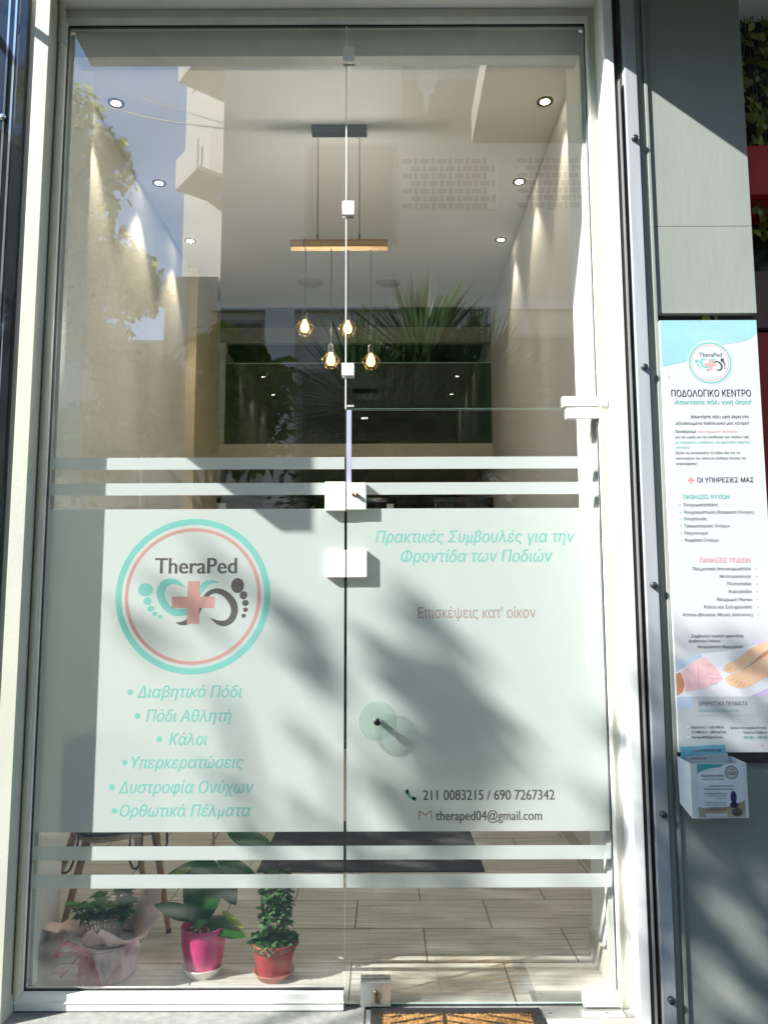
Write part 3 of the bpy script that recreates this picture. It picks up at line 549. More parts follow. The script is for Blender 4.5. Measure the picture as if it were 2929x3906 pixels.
pp_([(1.200, 1.196), (1.212, 1.190), (1.226, 1.188), (1.262, 1.200), (1.300, 1.225), (1.345, 1.262), (1.391, 1.285), (1.391, 1.305), (1.33, 1.288), (1.285, 1.262), (1.245, 1.232), (1.212, 1.218)], .0010, 'far_foot', 'skin')
pp_([(1.262, 1.196), (1.300, 1.220), (1.345, 1.258), (1.391, 1.280), (1.391, 1.262), (1.33, 1.235), (1.28, 1.200)], .0013, 'foot_shadow', 'skin2')
pp_([(1.203, 1.166), (1.214, 1.150), (1.235, 1.138), (1.272, 1.136), (1.31, 1.150), (1.35, 1.172), (1.391, 1.178), (1.391, 1.262), (1.35, 1.245), (1.31, 1.222), (1.265, 1.196), (1.225, 1.182)], .0016, 'near_foot', 'skin')
h = MB()
for x0, z0, x1, z1 in [(1.222, 1.158, 1.238, 1.168), (1.236, 1.150, 1.252, 1.163), (1.250, 1.143, 1.266, 1.157), (1.263, 1.140, 1.278, 1.152), (1.214, 1.198, 1.232, 1.208)]: strip(h, [(x0, z0), (x1, z1)], YP - .00058, .0014)
h.build('toe_creases', M['skin2'], pic)
pp_([(1.0315, 1.186), (1.052, 1.192), (1.066, 1.160), (1.052, 1.120), (1.0315, 1.108)], .0010, 'forearm', 'skin2', 0)
pp_([(1.048, 1.190), (1.078, 1.212), (1.100, 1.232), (1.138, 1.240), (1.158, 1.222), (1.176, 1.205), (1.196, 1.172), (1.190, 1.160), (1.160, 1.148), (1.135, 1.132), (1.100, 1.130), (1.062, 1.124), (1.060, 1.155)], .0014, 'gloved_hand', 'glove')
h = MB()
for pts in [[(1.150, 1.186), (1.184, 1.181)], [(1.152, 1.169), (1.194, 1.168)], [(1.150, 1.150), (1.178, 1.150)], [(1.056, 1.186), (1.072, 1.150), (1.070, 1.126)], [(1.062, 1.190), (1.080, 1.152), (1.078, 1.128)], [(1.112, 1.215), (1.112, 1.178), (1.114, 1.140)], [(1.128, 1.222), (1.146, 1.212), (1.156, 1.220)]]: strip(h, spl(pts), YP - .00062, .0016)
h.build('glove_folds', M['glove2'], pic)
pf([(1.092, 1.102), (1.316, 1.102), (1.316, 1.041), (1.092, 1.041)], .0012, 'caption_box', 'paper')
pf([(1.0315, 1.105), (1.088, 1.105), (1.088, 1.062), (1.0315, 1.062)], .0004, 'blue_corner', 'p_sky')
h = MB()
disc(h, 1.066, 1.000, YP - .0004, .0045, .0045, 16); crescent(h, [(0, 0), (.1, -.45), (.4, -.8), (1, -.95)], [(.3, 0), (.32, -.3), (.5, -.5), (1, -.62)], lambda p, y: (1.062 + p[0] * .009, y, .989 + p[1] * .009), YP - .0004)
h.poly([(1.061, YP - .0004, .962), (1.071, YP - .0004, .962), (1.071, YP - .0004, .969), (1.061, YP - .0004, .969)]); h.build('contact_symbols', M['p_line'], ps)

# ---- leaflet holder and leaflets
lb = thing('leaflet_holder', (1.13, -.2, .70), 'white acrylic leaflet holder mounted on the cladding below the poster', 'leaflet holder')
h = MB(); h.add([(1.024, -.156, .900), (1.026, -.156, .742), (1.045, -.216, .706), (1.045, -.216, .888), (1.046, -.216, .708), (1.236, -.216, .708), (1.236, -.216, .888), (1.029, -.156, .742), (1.216, -.156, .742), (1.214, -.156, .900)],
    [(0, 1, 2, 3), (2, 5, 6, 3), (1, 8, 5, 2), (5, 8, 9, 6), (0, 9, 8, 1)]); h.build('tray', M['acrylic'], lb, sol=.002)
fr = MB(); fr.add([(1.066, -.2178, .7095), (1.226, -.2178, .7095), (1.226, -.2178, .887), (1.066, -.2178, .887)], [(0, 1, 2, 3)]); fr = fr.build('printed_front', M['p_towel'], lb)
YB = -.2183
h = MB(); h.poly([(1.067, YB, .886), (1.160, YB, .886)] + [(p[0], YB, p[1]) for p in spl([(1.160, .886), (1.145, .876), (1.115, .872), (1.085, .864), (1.067, .855)])[1:]]); h.build('teal_wave', M['p_teal'], fr)
h = MB(); h.poly([(1.067, YB, .745), (1.080, YB, .740), (1.16, YB, .742), (1.225, YB, .765), (1.225, YB, .7105), (1.067, YB, .7105)]); h.build('floor_print', M['p_beige'], fr)
h = MB(); disc(h, 1.187, .775, YB - .00015, .0105, .022, 20); disc(h, 1.188, .750, YB - .00015, .015, .010, 20); h.build('chair_print', M['p_navy'], fr)
h = MB(); disc(h, 1.196, .727, YB - .00015, .019, .014, 20); h.build('basin_print', M['rail_dark'], fr)
h = MB(); ring(h, 1.184, .858, YB - .0002, .0205, .0225, 40); ring(h, 1.184, .858, YB - .0002, .0190, .0196, 40); h.build('emblem_ring', M['p_gray'], fr)
h = MB(); disc(h, 1.184, .858, YB - .0001, .0205, .0205, 32); h.build('emblem_ground', M['paper'], fr)
h = MB()
for sx in (-1, 1):
    ring(h, 1.184 + sx * .0062, .855, YB - .00025, .0038, .0052, 20)
    for k in range(4): disc(h, 1.184 + sx * .0135, .861 - k * .003, YB - .00025, .0012, .0012, 8)
h.build('emblem_feet', M['p_gray'], fr)
h = MB(); h.box(1.1825, 1.1855, YB - .0011, YB - .0003, .850, .860); h.box(1.179, 1.189, YB - .0011, YB - .0003, .8535, .8565); h.build('emblem_cross', M['p_rose'], fr)
for body, x0, x1, z, hh, sh in [('TheraPed', 1.174, 1.195, .866, .005, 0), ('ΠΟΔΟΛΟΓΙΚΟ ΚΕΝΤΡΟ', 1.080, 1.158, .843, .0072, 0), ('Αποκτήστε πάλι υγιή άκρα', 1.082, 1.158, .834, .0042, .2), ('Αποκτήστε πάλι υγιή άκρα στο', 1.106, 1.190, .811, .005, .2), ('εξειδικευμένο ποδολογικό μας κέντρο', 1.088, 1.190, .801, .005, .2),
        ('Προσφέρουμε ολοκληρωμένες', 1.088, 1.166, .787, .004, .2), ('για την υγεία και την αισθητική', 1.100, 1.163, .779, .004, .2), ('των ποδιών σας', 1.130, 1.163, .771, .004, .2), ('με σύγχρονες μεθόδους και φροντίδα', 1.088, 1.162, .757, .004, .2), ('Ελάτε να ανανεώσετε τα πόδια', 1.090, 1.162, .749, .004, .2), ('και να απολαύσετε την αίσθηση', 1.096, 1.162, .741, .004, .2), ('άνεσης και ανακούφισης', 1.094, 1.162, .733, .004, .2)]:
    text_mb(body, x0, x1, z, hh, YB - .0003, sh, .008).build('lettering', M['p_dark'], fr)
h = MB(); h.poly([(1.088, YB - .0001, .7115), (1.163, YB - .0001, .7115), (1.163, YB - .0001, .722), (1.088, YB - .0001, .722)]); h.build('caption_print', M['paper'], fr)
t = thing('leaflet', (1.1, -.18, .76), 'pale blue leaflet standing at the back of the leaflet holder', 'leaflet')
h = MB(); h.add([(1.030, -.168, .755), (1.188, -.168, .76), (1.186, -.175, .940), (1.180, -.175, .944), (1.030, -.174, .936)], [(0, 1, 2, 3, 4)]); h.build('sheet', M['leaflet_blue'], t, sol=.0012)
text_mb('ΟΙ ΥΠΗΡΕΣΙΕΣ ΜΑΣ', 1.092, 1.172, .920, .0078, -.1762, 0, .01).build('lettering', M['p_dark'], t)
h = MB(); h.box(1.081, 1.084, -.1764, -.1760, .919, .928); h.box(1.078, 1.087, -.1764, -.1760, .922, .925); h.build('cross', M['p_rose'], t)
t = thing('leaflet', (1.12, -.19, .76), 'white leaflet leaning in front of the pale blue leaflet in the holder', 'leaflet')
h = MB(); h.add([(1.044, -.182, .755), (1.190, -.182, .76), (1.186, -.190, .917), (1.120, -.190, .912), (1.044, -.190, .906)], [(0, 1, 2, 3, 4)]); h.build('sheet', M['paper'], t, sol=.0012)
text_mb('ΠΑΘΗΣΕΙΣ ΝΥΧΙΩΝ', 1.056, 1.110, .897, .005, -.1912, 0, .01).build('lettering', M['p_gray'], t)

# ---- far right neighbour
t = thing('neighbour_shopfront', (2.0, .1, 0), 'dark shopfront of the next shop with red fascia bands, at the right edge', 'shop')
h = MB(); h.box(1.41, 3.6, .20, .24, 0, 4.6); h.build('dark_glass', M['window_dark'], t)
h = MB(); h.box(1.41, 3.6, -.06, .19, 3.035, 3.24, .003); h.box(1.415, 3.6, .10, .19, 1.3, 2.53, .003); h.build('red_band', M['red'], t)
h = MB(); h.box(1.415, 3.6, .08, .19, 2.54, 2.78, .003); sg = h.build('brown_board', M['brown'], t)
text_mb('c', 1.455, 1.475, 2.60, .03, .078, .2).build('lettering', M['paper'], sg)
t = thing('climbing_ivy', (1.5, .05, 2.9), 'yellow green ivy hanging in front of the dark glass at the top right edge', 'plant')
h = MB(); h2 = MB()
for k in range(14):
    x = 1.44 + k * .03; pts = [(x + random.uniform(-.02, .02), .04, 4.0 - j * .2) for j in range(int(random.uniform(4, 7)))]; h2.tube(spl(pts, 3), .002, 4)
for k in range(900):
    x = random.uniform(1.42, 2.0); z = random.uniform(2.88, 4.0)
    a = random.uniform(0, 2 * pi); leaf(h, (x, random.uniform(-.02, .12), z), (cos(a) * .6, -.3, -1 + .5 * sin(a)), (random.uniform(-.5, .5), -1, random.uniform(-.2, .6)), random.uniform(.03, .06), random.uniform(.02, .035), seg=3)
h.build('leaves', M['ivy'], t); h2.build('stems', M['bark'], t)

# ================================================================= INSIDE
t = thing('skirting_left', (-1.5, .3, .01), 'pale tile skirting along the foot of the left interior wall', 'skirting')
h = MB(); h.box(-1.7895, -1.775, .36, 7.8, .0105, .10, .002); h.box(-1.3175, -1.300, .080, .345, .0105, .145, .002); h.box(-1.78, -1.31, .3405, .355, .0105, .10); h.build('tiles', M['base'], t)
t = thing('skirting_right', (1.0, .3, .01), 'pale tile skirting along the foot of the right interior wall', 'skirting')
h = MB(); h.box(1.095, 1.1095, .42, 7.8, .0105, .10, .002); h.box(.830, .8455, .080, .405, .0105, .115, .002); h.build('tiles', M['base'], t)
# interior door in left wall
t = thing('interior_door', (-1.78, 2.05, .01), 'white interior door in the left wall behind the fixed glass panel', 'door')
h = MB(); h.box(-1.7895, -1.772, 1.50, 2.62, .0105, 2.505, .002); h.build('leaf', M['door_white'], t)
h = MB(); h.box(-1.7895, -1.755, 1.43, 1.497, .0105, 2.50, .002); h.box(-1.7895, -1.755, 2.623, 2.69, .0105, 2.50, .002); h.build('frame', M['wall_l'], t)
h = MB(); h.box(-1.7715, -1.768, 1.88, 1.905, .02, 2.0); h.build('light_strip', M['white_frame'], t)
t = thing('corner_column', (-1.74, 4.4, 0), 'beige painted column at the far end of the left wall', 'column')
h = MB(); h.box(-1.789, -1.70, 3.9, 4.9, 0, 4.505, .004); h.build('shaft', mat('beige_column', (.66, .56, .40), .7, var=.04), t)
t = thing('downstand_beam', (0, 4.97, 0), 'dark beam and side piers framing the mezzanine opening under the ceiling', 'beam')
h = MB(); h.box(-1.789, -1.65, 4.935, 5.05, 3.065, 4.295); h.build('side_pier', M['vent'], t)
h = MB(); h.box(-1.789, 1.109, 4.932, 5.0, 4.13, 4.296); h.build('beam', mat('taupe_beam', (.20, .19, .155), .75, var=.05), t)
t = thing('mezzanine_balustrade', (0, 4.96, 3.06), 'tinted glass balustrade along the edge of the dark mezzanine', 'balustrade')
h = MB(); h.box(-1.645, 1.105, 4.955, 4.967, 3.062, 3.915); h.build('glass_sheet', M['tinted'], t)
h = MB(); h.box(-1.645, 1.105, 4.952, 4.970, 3.9155, 3.922); h.build('top_rail', M['glass_edge'], t)
t = thing('glass_partition', (0, 4.95, 0), 'black framed glass partition under the mezzanine at the back of the room', 'partition')
h = MB(); h.box(-1.789, 1.107, 4.96, 5.02, 2.455, 2.505, .003); h.box(-1.789, -1.74, 4.96, 5.02, .0105, 2.452, .003); h.box(1.06, 1.107, 4.96, 5.02, .0105, 2.452, .003)
h.box(-.36, -.31, 4.96, 5.02, .0105, 2.452, .003); h.box(-1.738, 1.058, 4.96, 5.02, .0105, .06, .003); h.build('frame', M['black_gloss'], t)
h = MB(); h.box(-1.738, -.362, 4.985, 4.993, .062, 2.452); h.box(-.308, 1.058, 4.985, 4.993, .062, 2.452); h.build('glass_sheet', M['tinted'], t)
h = MB(); h.box(-1.72, -1.62, 4.95, 4.983, 2.39, 2.45, .004); h.box(.02, .09, 4.95, 4.983, 2.39, 2.44, .004); h.build('fitting', M['white_clamp'], t)
# things in the room behind, half seen
t = thing('treatment_chair', (.4, 6.4, 0), 'dark reclining treatment chair dimly seen behind the partition', 'chair')
h = MB(); h.box(.1, .7, 6.0, 6.6, .5, .62, .03); h.build('seat', M['fabric'], t)
h = MB(); h.box(.1, .7, 6.6, 6.75, .6, 1.35, .04); h.build('backrest', M['fabric'], t); h = MB(); h.box(.3, .5, 6.2, 6.4, .012, .5, .01); h.build('base', M['metal_black'], t)

# downlights: three down each side
def spot(x, y, labels):
    o = thing('downlight', (x, y, 4.51), labels, 'ceiling light', 'recessed ceiling downlights')
    h = MB(); h.lathe((x, y, 4.508), [(.028, -.004), (.036, -.007), (.050, -.005), (.052, .001)], 32); h.build('ring', M['spot_ring'], o)
    h = MB(); h.lathe((x, y, 4.506), [(.0004, 0), (.029, 0), (.029, .001)], 24); h.build('lens', M['spot_glow'], o)
    l = bpy.data.lights.new('downlight_lamp', 'SPOT'); l.energy = 13; l.color = (1, .86, .64); l.spot_size = radians(82); l.spot_blend = .5; l.shadow_soft_size = .02
    q = bpy.data.objects.new('downlight_lamp', l); COL.objects.link(q); q.parent = o; q.location = (0, 0, -.02)
    q.rotation_euler = (0, radians(10 if x > 0 else -10), 0); return o
SL = ['nearest glowing downlight in the row by the %s wall', 'middle glowing downlight in the row by the %s wall', 'farthest glowing downlight in the row by the %s wall']
for i, y in enumerate((1.53, 2.46, 3.39)):
    spot(-1.648, y, SL[i] % 'left'); spot(.995, y, SL[i] % 'right')
for x, lb_ in ((-.704, 'round ceiling vent left of the pendant lamp, near the mezzanine'), (.046, 'round ceiling vent right of the pendant lamp, near the mezzanine')):
    o = thing('ceiling_vent', (x, 4.28, 4.5), lb_, 'ceiling vent', 'round ceiling vents')
    h = MB(); h.lathe((x, 4.28, 4.508), [(.0004, -.012), (.09, -.012), (.115, -.008), (.125, .0)], 40); h.build('grille', M['vent'], o)
# pendant lamp
PY = 1.79
t = thing('pendant_lamp', (-.285, PY, 4.5), 'pendant lamp with an oak bar and four caged glowing bulbs', 'pendant lamp')
h = MB(); h.box(-.465, -.108, PY - .03, PY + .03, 4.458, 4.508, .002); h.build('ceiling_plate', M['metal_black'], t)
h = MB(); h.box(-.594, .022, PY - .03, PY + .03, 3.683, 3.733, .003); br = h.build('oak_bar', M['oak'], t)
h = MB()
for x in (-.423, -.156): h.tube([(x, PY, 4.46), (x, PY, 3.732)], .0026, 6); h.tube([(x, PY, 3.78), (x, PY, 3.732)], .005, 8)
h.build('hanging_wires', M['black'], t)
for i, (x, z) in enumerate([(-.499, 3.165), (-.231, 3.165), (-.335, 2.952), (-.085, 2.952)]):
    py = PY + (.012 if i % 2 else -.012)
    h = MB(); pts = [(x, py, 3.69), (x + .003, py, 3.5), (x, py, z + .10)]; h.tube(spl(pts), .0026, 6)
    if i == 0: h.tube([(x + .0345 * cos(a) * .25 , py + .034 * cos(a), 3.708 + .030 * sin(a)) for a in [k * pi / 8 for k in range(17)]], .003, 6)
    cb = h.build('cable', M['black'], t)
    h = MB(); h.lathe((x, py, z), [(.0004, .105), (.010, .105), (.017, .09), (.019, .045), (.016, .042), (.0004, .042)], 20); h.build('bulb_holder', M['metal_black'], cb)
    h = MB(); h.lathe((x, py, z), [(.011, .044), (.012, .034), (.020, .018), (.0265, -.002), (.0255, -.018), (.017, -.032), (.0004, -.038)], 24); bu = h.build('bulb', M['bulb'], cb); h = MB(); h.lathe((x, py - .027, z), [(.0004, .016), (.008, .010), (.009, -.004), (.0004, -.014)], 12); h.build('filament', M['filament'], bu)
    h = MB(); R1 = .058; top = [(x + .020 * cos(a), py + .020 * sin(a), z + .046) for a in [k * pi / 3 for k in range(6)]]; mid = [(x + R1 * cos(a), py + R1 * sin(a), z + .002) for a in [k * pi / 3 for k in range(6)]]
    low = [(x + .036 * cos(a), py + .036 * sin(a), z - .050) for a in [k * pi / 3 + pi / 6 for k in range(6)]]
    for k in range(6):
        for a, c in ((top[k], mid[k]), (mid[k], mid[(k + 1) % 6]), (mid[k], low[k]), (mid[k], low[k - 1]), (low[k], low[(k + 1) % 6])): h.tube([a, c], .0015, 5)
    h.build('wire_cage', M['cage'], cb)
    l = bpy.data.lights.new('bulb_lamp', 'POINT'); l.energy = 26; l.color = (1, .93, .84); l.shadow_soft_size = .03; q = bpy.data.objects.new('bulb_lamp', l); COL.objects.link(q); q.parent = t; q.location = (x + .285, py - PY, z - 4.5)

# floor mats
t = thing('entrance_mat', (-.08, 1.72, .01), 'charcoal entrance mat lying on the tiled floor inside the door', 'mat')
h = MB(); h.box(-.688, .528, 1.385, 2.35, .0105, .018, .003); h.build('pile', M['mat_dark'], t)
t = thing('doormat', (.24, -.35, 0), 'brown coir doormat with a black rubber grid outside the door', 'doormat')
h = MB(); x0, x1, y0, y1 = -.055, .542, -.43, -.030
h.box(x0, x1, y1 - .036, y1, .001, .013, .002); h.box(x0, x1, y0, y0 + .036, .001, .013, .002); h.box(x0, x0 + .040, y0 + .036, y1 - .036, .001, .013, .002); h.box(x1 - .040, x1, y0 + .036, y1 - .036, .001, .013, .002)
xm = .20
for k in range(-12, 14):
    for sg_ in (-1, 1):
        xa = xm; ya = y1 - .04 - k * .042; xb = xm + sg_ * .30; yb = ya - .10 * 1
        n_ = 8
        for j in range(n_):
            u0, u1 = j / n_, (j + 1) / n_; p = (xa + (xb - xa) * u0, ya + (yb - ya) * u0); q = (xa + (xb - xa) * u1, ya + (yb - ya) * u1)
            if min(p[1], q[1]) < y0 + .036 or max(p[1], q[1]) > y1 - .036 or not (x0 + .04 <= min(p[0], q[0]) and max(p[0], q[0]) <= x1 - .04): continue
            h.add([(p[0], p[1] - .004, .0125), (q[0], q[1] - .004, .0125), (q[0], q[1] + .004, .0125), (p[0], p[1] + .004, .0125)], [(0, 1, 2, 3)])
h.box(xm - .005, xm + .005, y0 + .036, y1 - .036, .010, .0135); h.build('rubber_frame', M['rubber'], t)
h = MB(); h.box(x0 + .038, x1 - .038, y0 + .034, y1 - .034, .001, .008)
for k in range(5200):
    x = random.uniform(x0 + .042, x1 - .042); y = random.uniform(-.17, y1 - .04); a = random.uniform(0, 2 * pi); l_ = random.uniform(.006, .014); w_ = .0012
    dx, dy = cos(a) * l_, sin(a) * l_; h.add([(x - dy * .12, y + dx * .12, .008), (x + dy * .12, y - dx * .12, .008), (x + dx, y + dy, .0105 + random.uniform(0, .005))], [(0, 1, 2)])
h.build('coir_pile', M['coir'], t)
# terrace joints
t = thing('terrace_joint', (-.05, -.3, 0), 'thin dark joint between the grey slabs outside the door', 'paving joint')
h = MB(); h.box(-.0785, -.0745, -1.6, .0, .0004, .0022); h.box(-1.30, 2.4, -1.604, -1.6, .0004, .0022); h.build('grout', M['slot'], t)
t = thing('threshold_tile', (.7, -.12, 0), 'speckled cream threshold tile at the foot of the right reveal', 'tile')
h = MB(); h.box(.552, .866, -.34, -.0875, .0005, .0045, .001); h.build('slab', mat('cream_terrazzo', (.46, .44, .36), .6, var=.25, scale=120, detail=9), t)

# ================================================================= POTS
def potted(name, c, label): return thing(name, c, label, 'potted plant')
# ficus in magenta pot
cx, cy = -.712, .243
t = potted('rubber_plant', (cx, cy, .0105), 'rubber plant with big glossy leaves in a tall magenta pot')
h = MB(); h.lathe((cx, cy, .0105), [(.0005, .006), (.060, .006), (.064, .010), (.079, .030), (.081, .034), (.0795, .036), (.066, .012), (.062, .0), (.0005, 0)], 60, wob=lambda a, z: 1 + (.012 if z > .008 and int(a * 22) % 2 else 0)); h.build('saucer', M['white_plastic'], t)
h = MB(); h.lathe((cx, cy, .0175), [(.0005, .002), (.056, .002), (.060, .006), (.074, .050), (.0835, .100), (.088, .150), (.0885, .172), (.0865, .174), (.085, .171), (.082, .140)], 64); pt = h.build('pot', M['pink_pot'], t)
h = MB(); h.lathe((cx, cy, .160), [(.0005, .004), (.04, .006), (.0835, 0)], 40, wob=lambda a, z: 1 + .01 * sin(5 * a)); so_ = h.build('soil', M['soil'], t)
h = MB()
for k in range(26): a = random.uniform(0, 2 * pi); r = random.uniform(.01, .07); leaf(h, (cx + r * cos(a), cy + r * sin(a), .167), (cos(a + 2), sin(a + 2), .15), (0, 0, 1), random.uniform(.012, .04), random.uniform(.004, .012), seg=3)
h.build('dry_litter', mat('dry_litter', (.42, .32, .20), .8, var=.5, scale=50), t)
h = MB(); h.tube(spl([(cx - .004, cy, .155), (cx + .002, cy, .30), (cx + .028, cy + .01, .46), (cx + .022, cy + .02, .62), (cx + .030, cy + .01, .80)]), [.0065 - .00009 * k for k in range(33)], 8)
h.tube(spl([(cx + .006, cy - .008, .160), (cx + .012, cy - .008, .20), (cx + .01, cy, .25)]), .0035, 6); h.tube(spl([(cx + .027, cy + .01, .50), (cx + .055, cy - .01, .545), (cx + .07, cy - .01, .60)]), .003, 6); h.build('stem', M['stem'], t)
LV = [  # base, tip, width, facing, curl, material
 ((cx + .012, cy - .02, .455), (cx - .010, cy - .085, .200), .158, (0, -1, .25), .04, 'ficus'),
 ((cx - .010, cy + .01, .425), (cx - .165, cy - .03, .385), .060, (-.1, -.5, 1), .14, 'ficus'), ((cx - .030, cy - .01, .405), (cx - .150, cy - .05, .380), .034, (0, -.8, .6), .1, 'ficus_y'),
 ((cx + .04, cy + .02, .400), (cx + .128, cy - .02, .270), .085, (.3, -.9, .4), .08, 'ficus'), ((cx + .045, cy, .435), (cx + .220, cy - .02, .372), .075, (.1, -.6, .8), .12, 'ficus'),
 ((cx + .08, cy - .01, .555), (cx + .285, cy - .02, .487), .095, (.1, -.55, .8), .10, 'ficus'), ((cx - .010, cy - .02, .222), (cx - .190, cy - .03, .278), .062, (-.2, -.8, .6), .06, 'ficus'),
 ((cx + .012, cy - .01, .215), (cx + .172, cy - .05, .182), .092, (.1, -.5, .9), .16, 'ficus'), ((cx + .07, cy - .01, .245), (cx + .165, cy - .055, .205), .034, (.1, -.4, .9), .10, 'ficus_y'),
 ((cx - .03, cy, .25), (cx - .075, cy - .03, .285), .034, (-.3, -.8, .5), .1, 'ficus_y'),
 ((cx + .03, cy, .60), (cx - .06, cy - .05, .78), .115, (-.3, -.8, .4), .1, 'ficus'), ((cx + .03, cy, .64), (cx + .15, cy + .02, .76), .105, (.3, -.8, .5), .15, 'ficus'), ((cx + .03, cy, .68), (cx - .01, cy - .02, .90), .110, (0, -1, .2), .06, 'ficus'),
 ((cx + .03, cy, .56), (cx - .13, cy + .02, .66), .095, (-.4, -.6, .7), .2, 'ficus'), ((cx + .03, cy, .78), (cx + .09, cy, .97), .090, (.2, -.9, .2), .1, 'ficus'), ((cx + .03, cy, .8), (cx + .04, cy, .93), .035, (0, -1, .2), .0, 'ficus_y')]
for bs, tp, w_, fc, cu_, mm in LV:
    bs, tp = Vector(bs), Vector(tp); h = MB(); leaf(h, bs, tp - bs, fc, (tp - bs).length, w_, cu_, 12, -.12, .85); h.build('leaf', M[mm], t)
# small vine in red pot
cx, cy = -.432, .212
t = potted('vine_plant', (cx, cy, .0105), 'small-leaved vine on a support in a dark red plastic pot')
h = MB(); h.lathe((cx, cy, .0105), [(.0005, .004), (.058, .004), (.078, .026), (.0795, .029), (.077, .029), (.060, 0), (.0005, 0)], 48); h.build('saucer', M['terra'], t)
h = MB(); h.lathe((cx, cy, .0155), [(.0005, .001), (.056, .001), (.060, .006), (.078, .095), (.081, .104), (.089, .108), (.0935, .116), (.0935, .130), (.090, .133), (.0865, .130), (.080, .10)], 60); h.build('pot', M['red_pot'], t)
h = MB(); h.lathe((cx, cy, .118), [(.0005, .004), (.083, 0)], 40); h.build('soil', M['soil'], t)
h = MB()
for s in (-1, 1): h.tube(spl([(cx + s * .03, cy, .115), (cx + s * .035, cy, .24), (cx + s * .018, cy, .35), (cx, cy, .40)]), .0022, 6)
h.build('support_hoop', M['stem'], t)
h = MB()
for k in range(1150):
    u = random.random()
    if u < .58: z = random.uniform(.20, .40); r = .050 * (1 - max(0, z - .31) * 3.2) * random.uniform(.35, 1.15); a = random.uniform(0, 2 * pi); p = (cx + .006 + r * cos(a), cy + r * sin(a), z)
    else: a = random.uniform(0, 2 * pi); r = .085 * random.random() ** .6; z = .135 + random.uniform(0, .052) * (1.25 - r / .09); p = (cx + r * cos(a), cy + r * sin(a), z)
    o_ = Vector((cos(a), sin(a), random.uniform(-.5, .7))); leaf(h, p, o_ + Vector((random.uniform(-.6, .6), random.uniform(-.6, .6), random.uniform(-.6, .4))), Vector((cos(a), sin(a), .6)), random.uniform(.016, .029), random.uniform(.012, .021), .2, 3, .1)
h.build('foliage', M['vine'], t)
# azalea wrapped in paper
cx, cy = -1.075, .235
t = potted('wrapped_azalea', (cx, cy, .0105), 'leafy azalea wrapped in pale pink paper tied with a magenta ribbon')
def wr(a, z):
    return 1 + .035 * sin(7 * a + 9 * z) + .03 * sin(13 * a - 14 * z) + .018 * sin(23 * a + 30 * z)
h = MB(); prof = [(.088, .0), (.096, .012), (.104, .035), (.108, .065), (.106, .095), (.100, .115), (.094, .128)]; h.lathe((cx, cy, .0105), prof, 90, wob=wr); h.build('paper_base', M['wrap'], t, sol=.0012)
h = MB(); n = 96; vs = []; rows = 12
def flare(a):
    g = lambda c, w: math.exp(-((math.atan2(sin(a - c), cos(a - c))) / w) ** 2)
    return (.045 + .150 * g(pi * 1.03, .33) + .055 * g(pi * 1.5, .45) + .050 * g(.35, .5) + .03 * g(pi * .5, .6), .030 + .068 * g(pi * 1.03, .5) + .075 * g(pi * 1.50, .45) + .150 * g(.55, .42) + .10 * g(1.3, .6))
for i in range(rows + 1):
    u = i / rows
    for j in range(n):
        a = 2 * pi * j / n; fr_, fz = flare(a); r = .094 + fr_ * u ** 1.1 + .006 * sin(9 * a + 5 * u) * (1 - u * .3) + .004 * sin(17 * a); z = .138 + fz * u ** .9 - .03 * u * u * (1 if fr_ > .1 else .2)
        vs.append((cx + r * cos(a), cy + r * sin(a) * .8, z))
h.add(vs, [(i * n + j, i * n + (j + 1) % n, (i + 1) * n + (j + 1) % n, (i + 1) * n + j) for i in range(rows) for j in range(n)], True); h.build('paper_collar', M['wrap'], t, sol=.001)
h = MB(); h.lathe((cx, cy, .150), [(.0005, .004), (.088, 0)], 36); h.build('soil', M['soil'], t)
h = MB(); h2 = MB()
for k in range(46):
    a = random.uniform(0, 2 * pi); r = .085 * random.random() ** .5; tall = random.random() < .25
    p0 = Vector((cx - .03 + r * .6 * cos(a), cy + r * .5 * sin(a), .15)); p1 = Vector((cx - .045 + r * 1.35 * cos(a), cy + r * sin(a), random.uniform(.235, .285)))
    if tall: p0 = Vector((cx + .04, cy, .15)); p1 = Vector((cx + .055 + random.uniform(-.03, .03), cy + random.uniform(-.04, .03), random.uniform(.24, .345)))
    h2.tube([p0, (p0 + p1) / 2 + Vector((0, 0, .01)), p1], .002, 5)
    for j in range(9):
        b_ = j * 2.4 + random.random(); e_ = random.uniform(.05, .5); leaf(h, p1, (cos(b_), sin(b_), e_), (0, 0, 1), random.uniform(.028, .040), random.uniform(.017, .024), .25, 4, .12)
    for j in range(5):
        b_ = j * 2.4; q = p0.lerp(p1, random.uniform(.55, .9)); leaf(h, q, (cos(b_), sin(b_), .1), (0, 0, 1), .024, .011, .3, 3, .1)
h.build('foliage', M['azalea'], t); h2.build('twigs', M['bark'], t)
h = MB()
def rib(pts, w, side=(1, 0, 0)):
    P = [Vector(p) for p in spl(pts, 8)]; s = Vector(side) * w / 2; vs = []
    for i, p in enumerate(P): q = s * (1 + .15 * sin(i)); vs += [p - q, p + q]
    h.add(vs, [(2 * i, 2 * i + 1, 2 * i + 3, 2 * i + 2) for i in range(len(P) - 1)], True)
fxx, fyy = cx - .062, cy - .102
for s_, dx in ((0, -.012), (.020, .004), (.042, .022)): rib([(fxx + s_ * .4, fyy - .004, .128), (fxx + s_ * .7 + dx * .3, fyy - .016, .095), (fxx + s_ + dx * .5, fyy - .014, .055), (fxx + s_ + dx, fyy - .018, .016)], .020, (1, .15, 0))
rib([(fxx, fyy, .128), (fxx - .030, fyy - .018, .108), (fxx - .052, fyy - .022, .075), (fxx - .078, fyy - .015, .058)], .022, (.5, 0, .9))
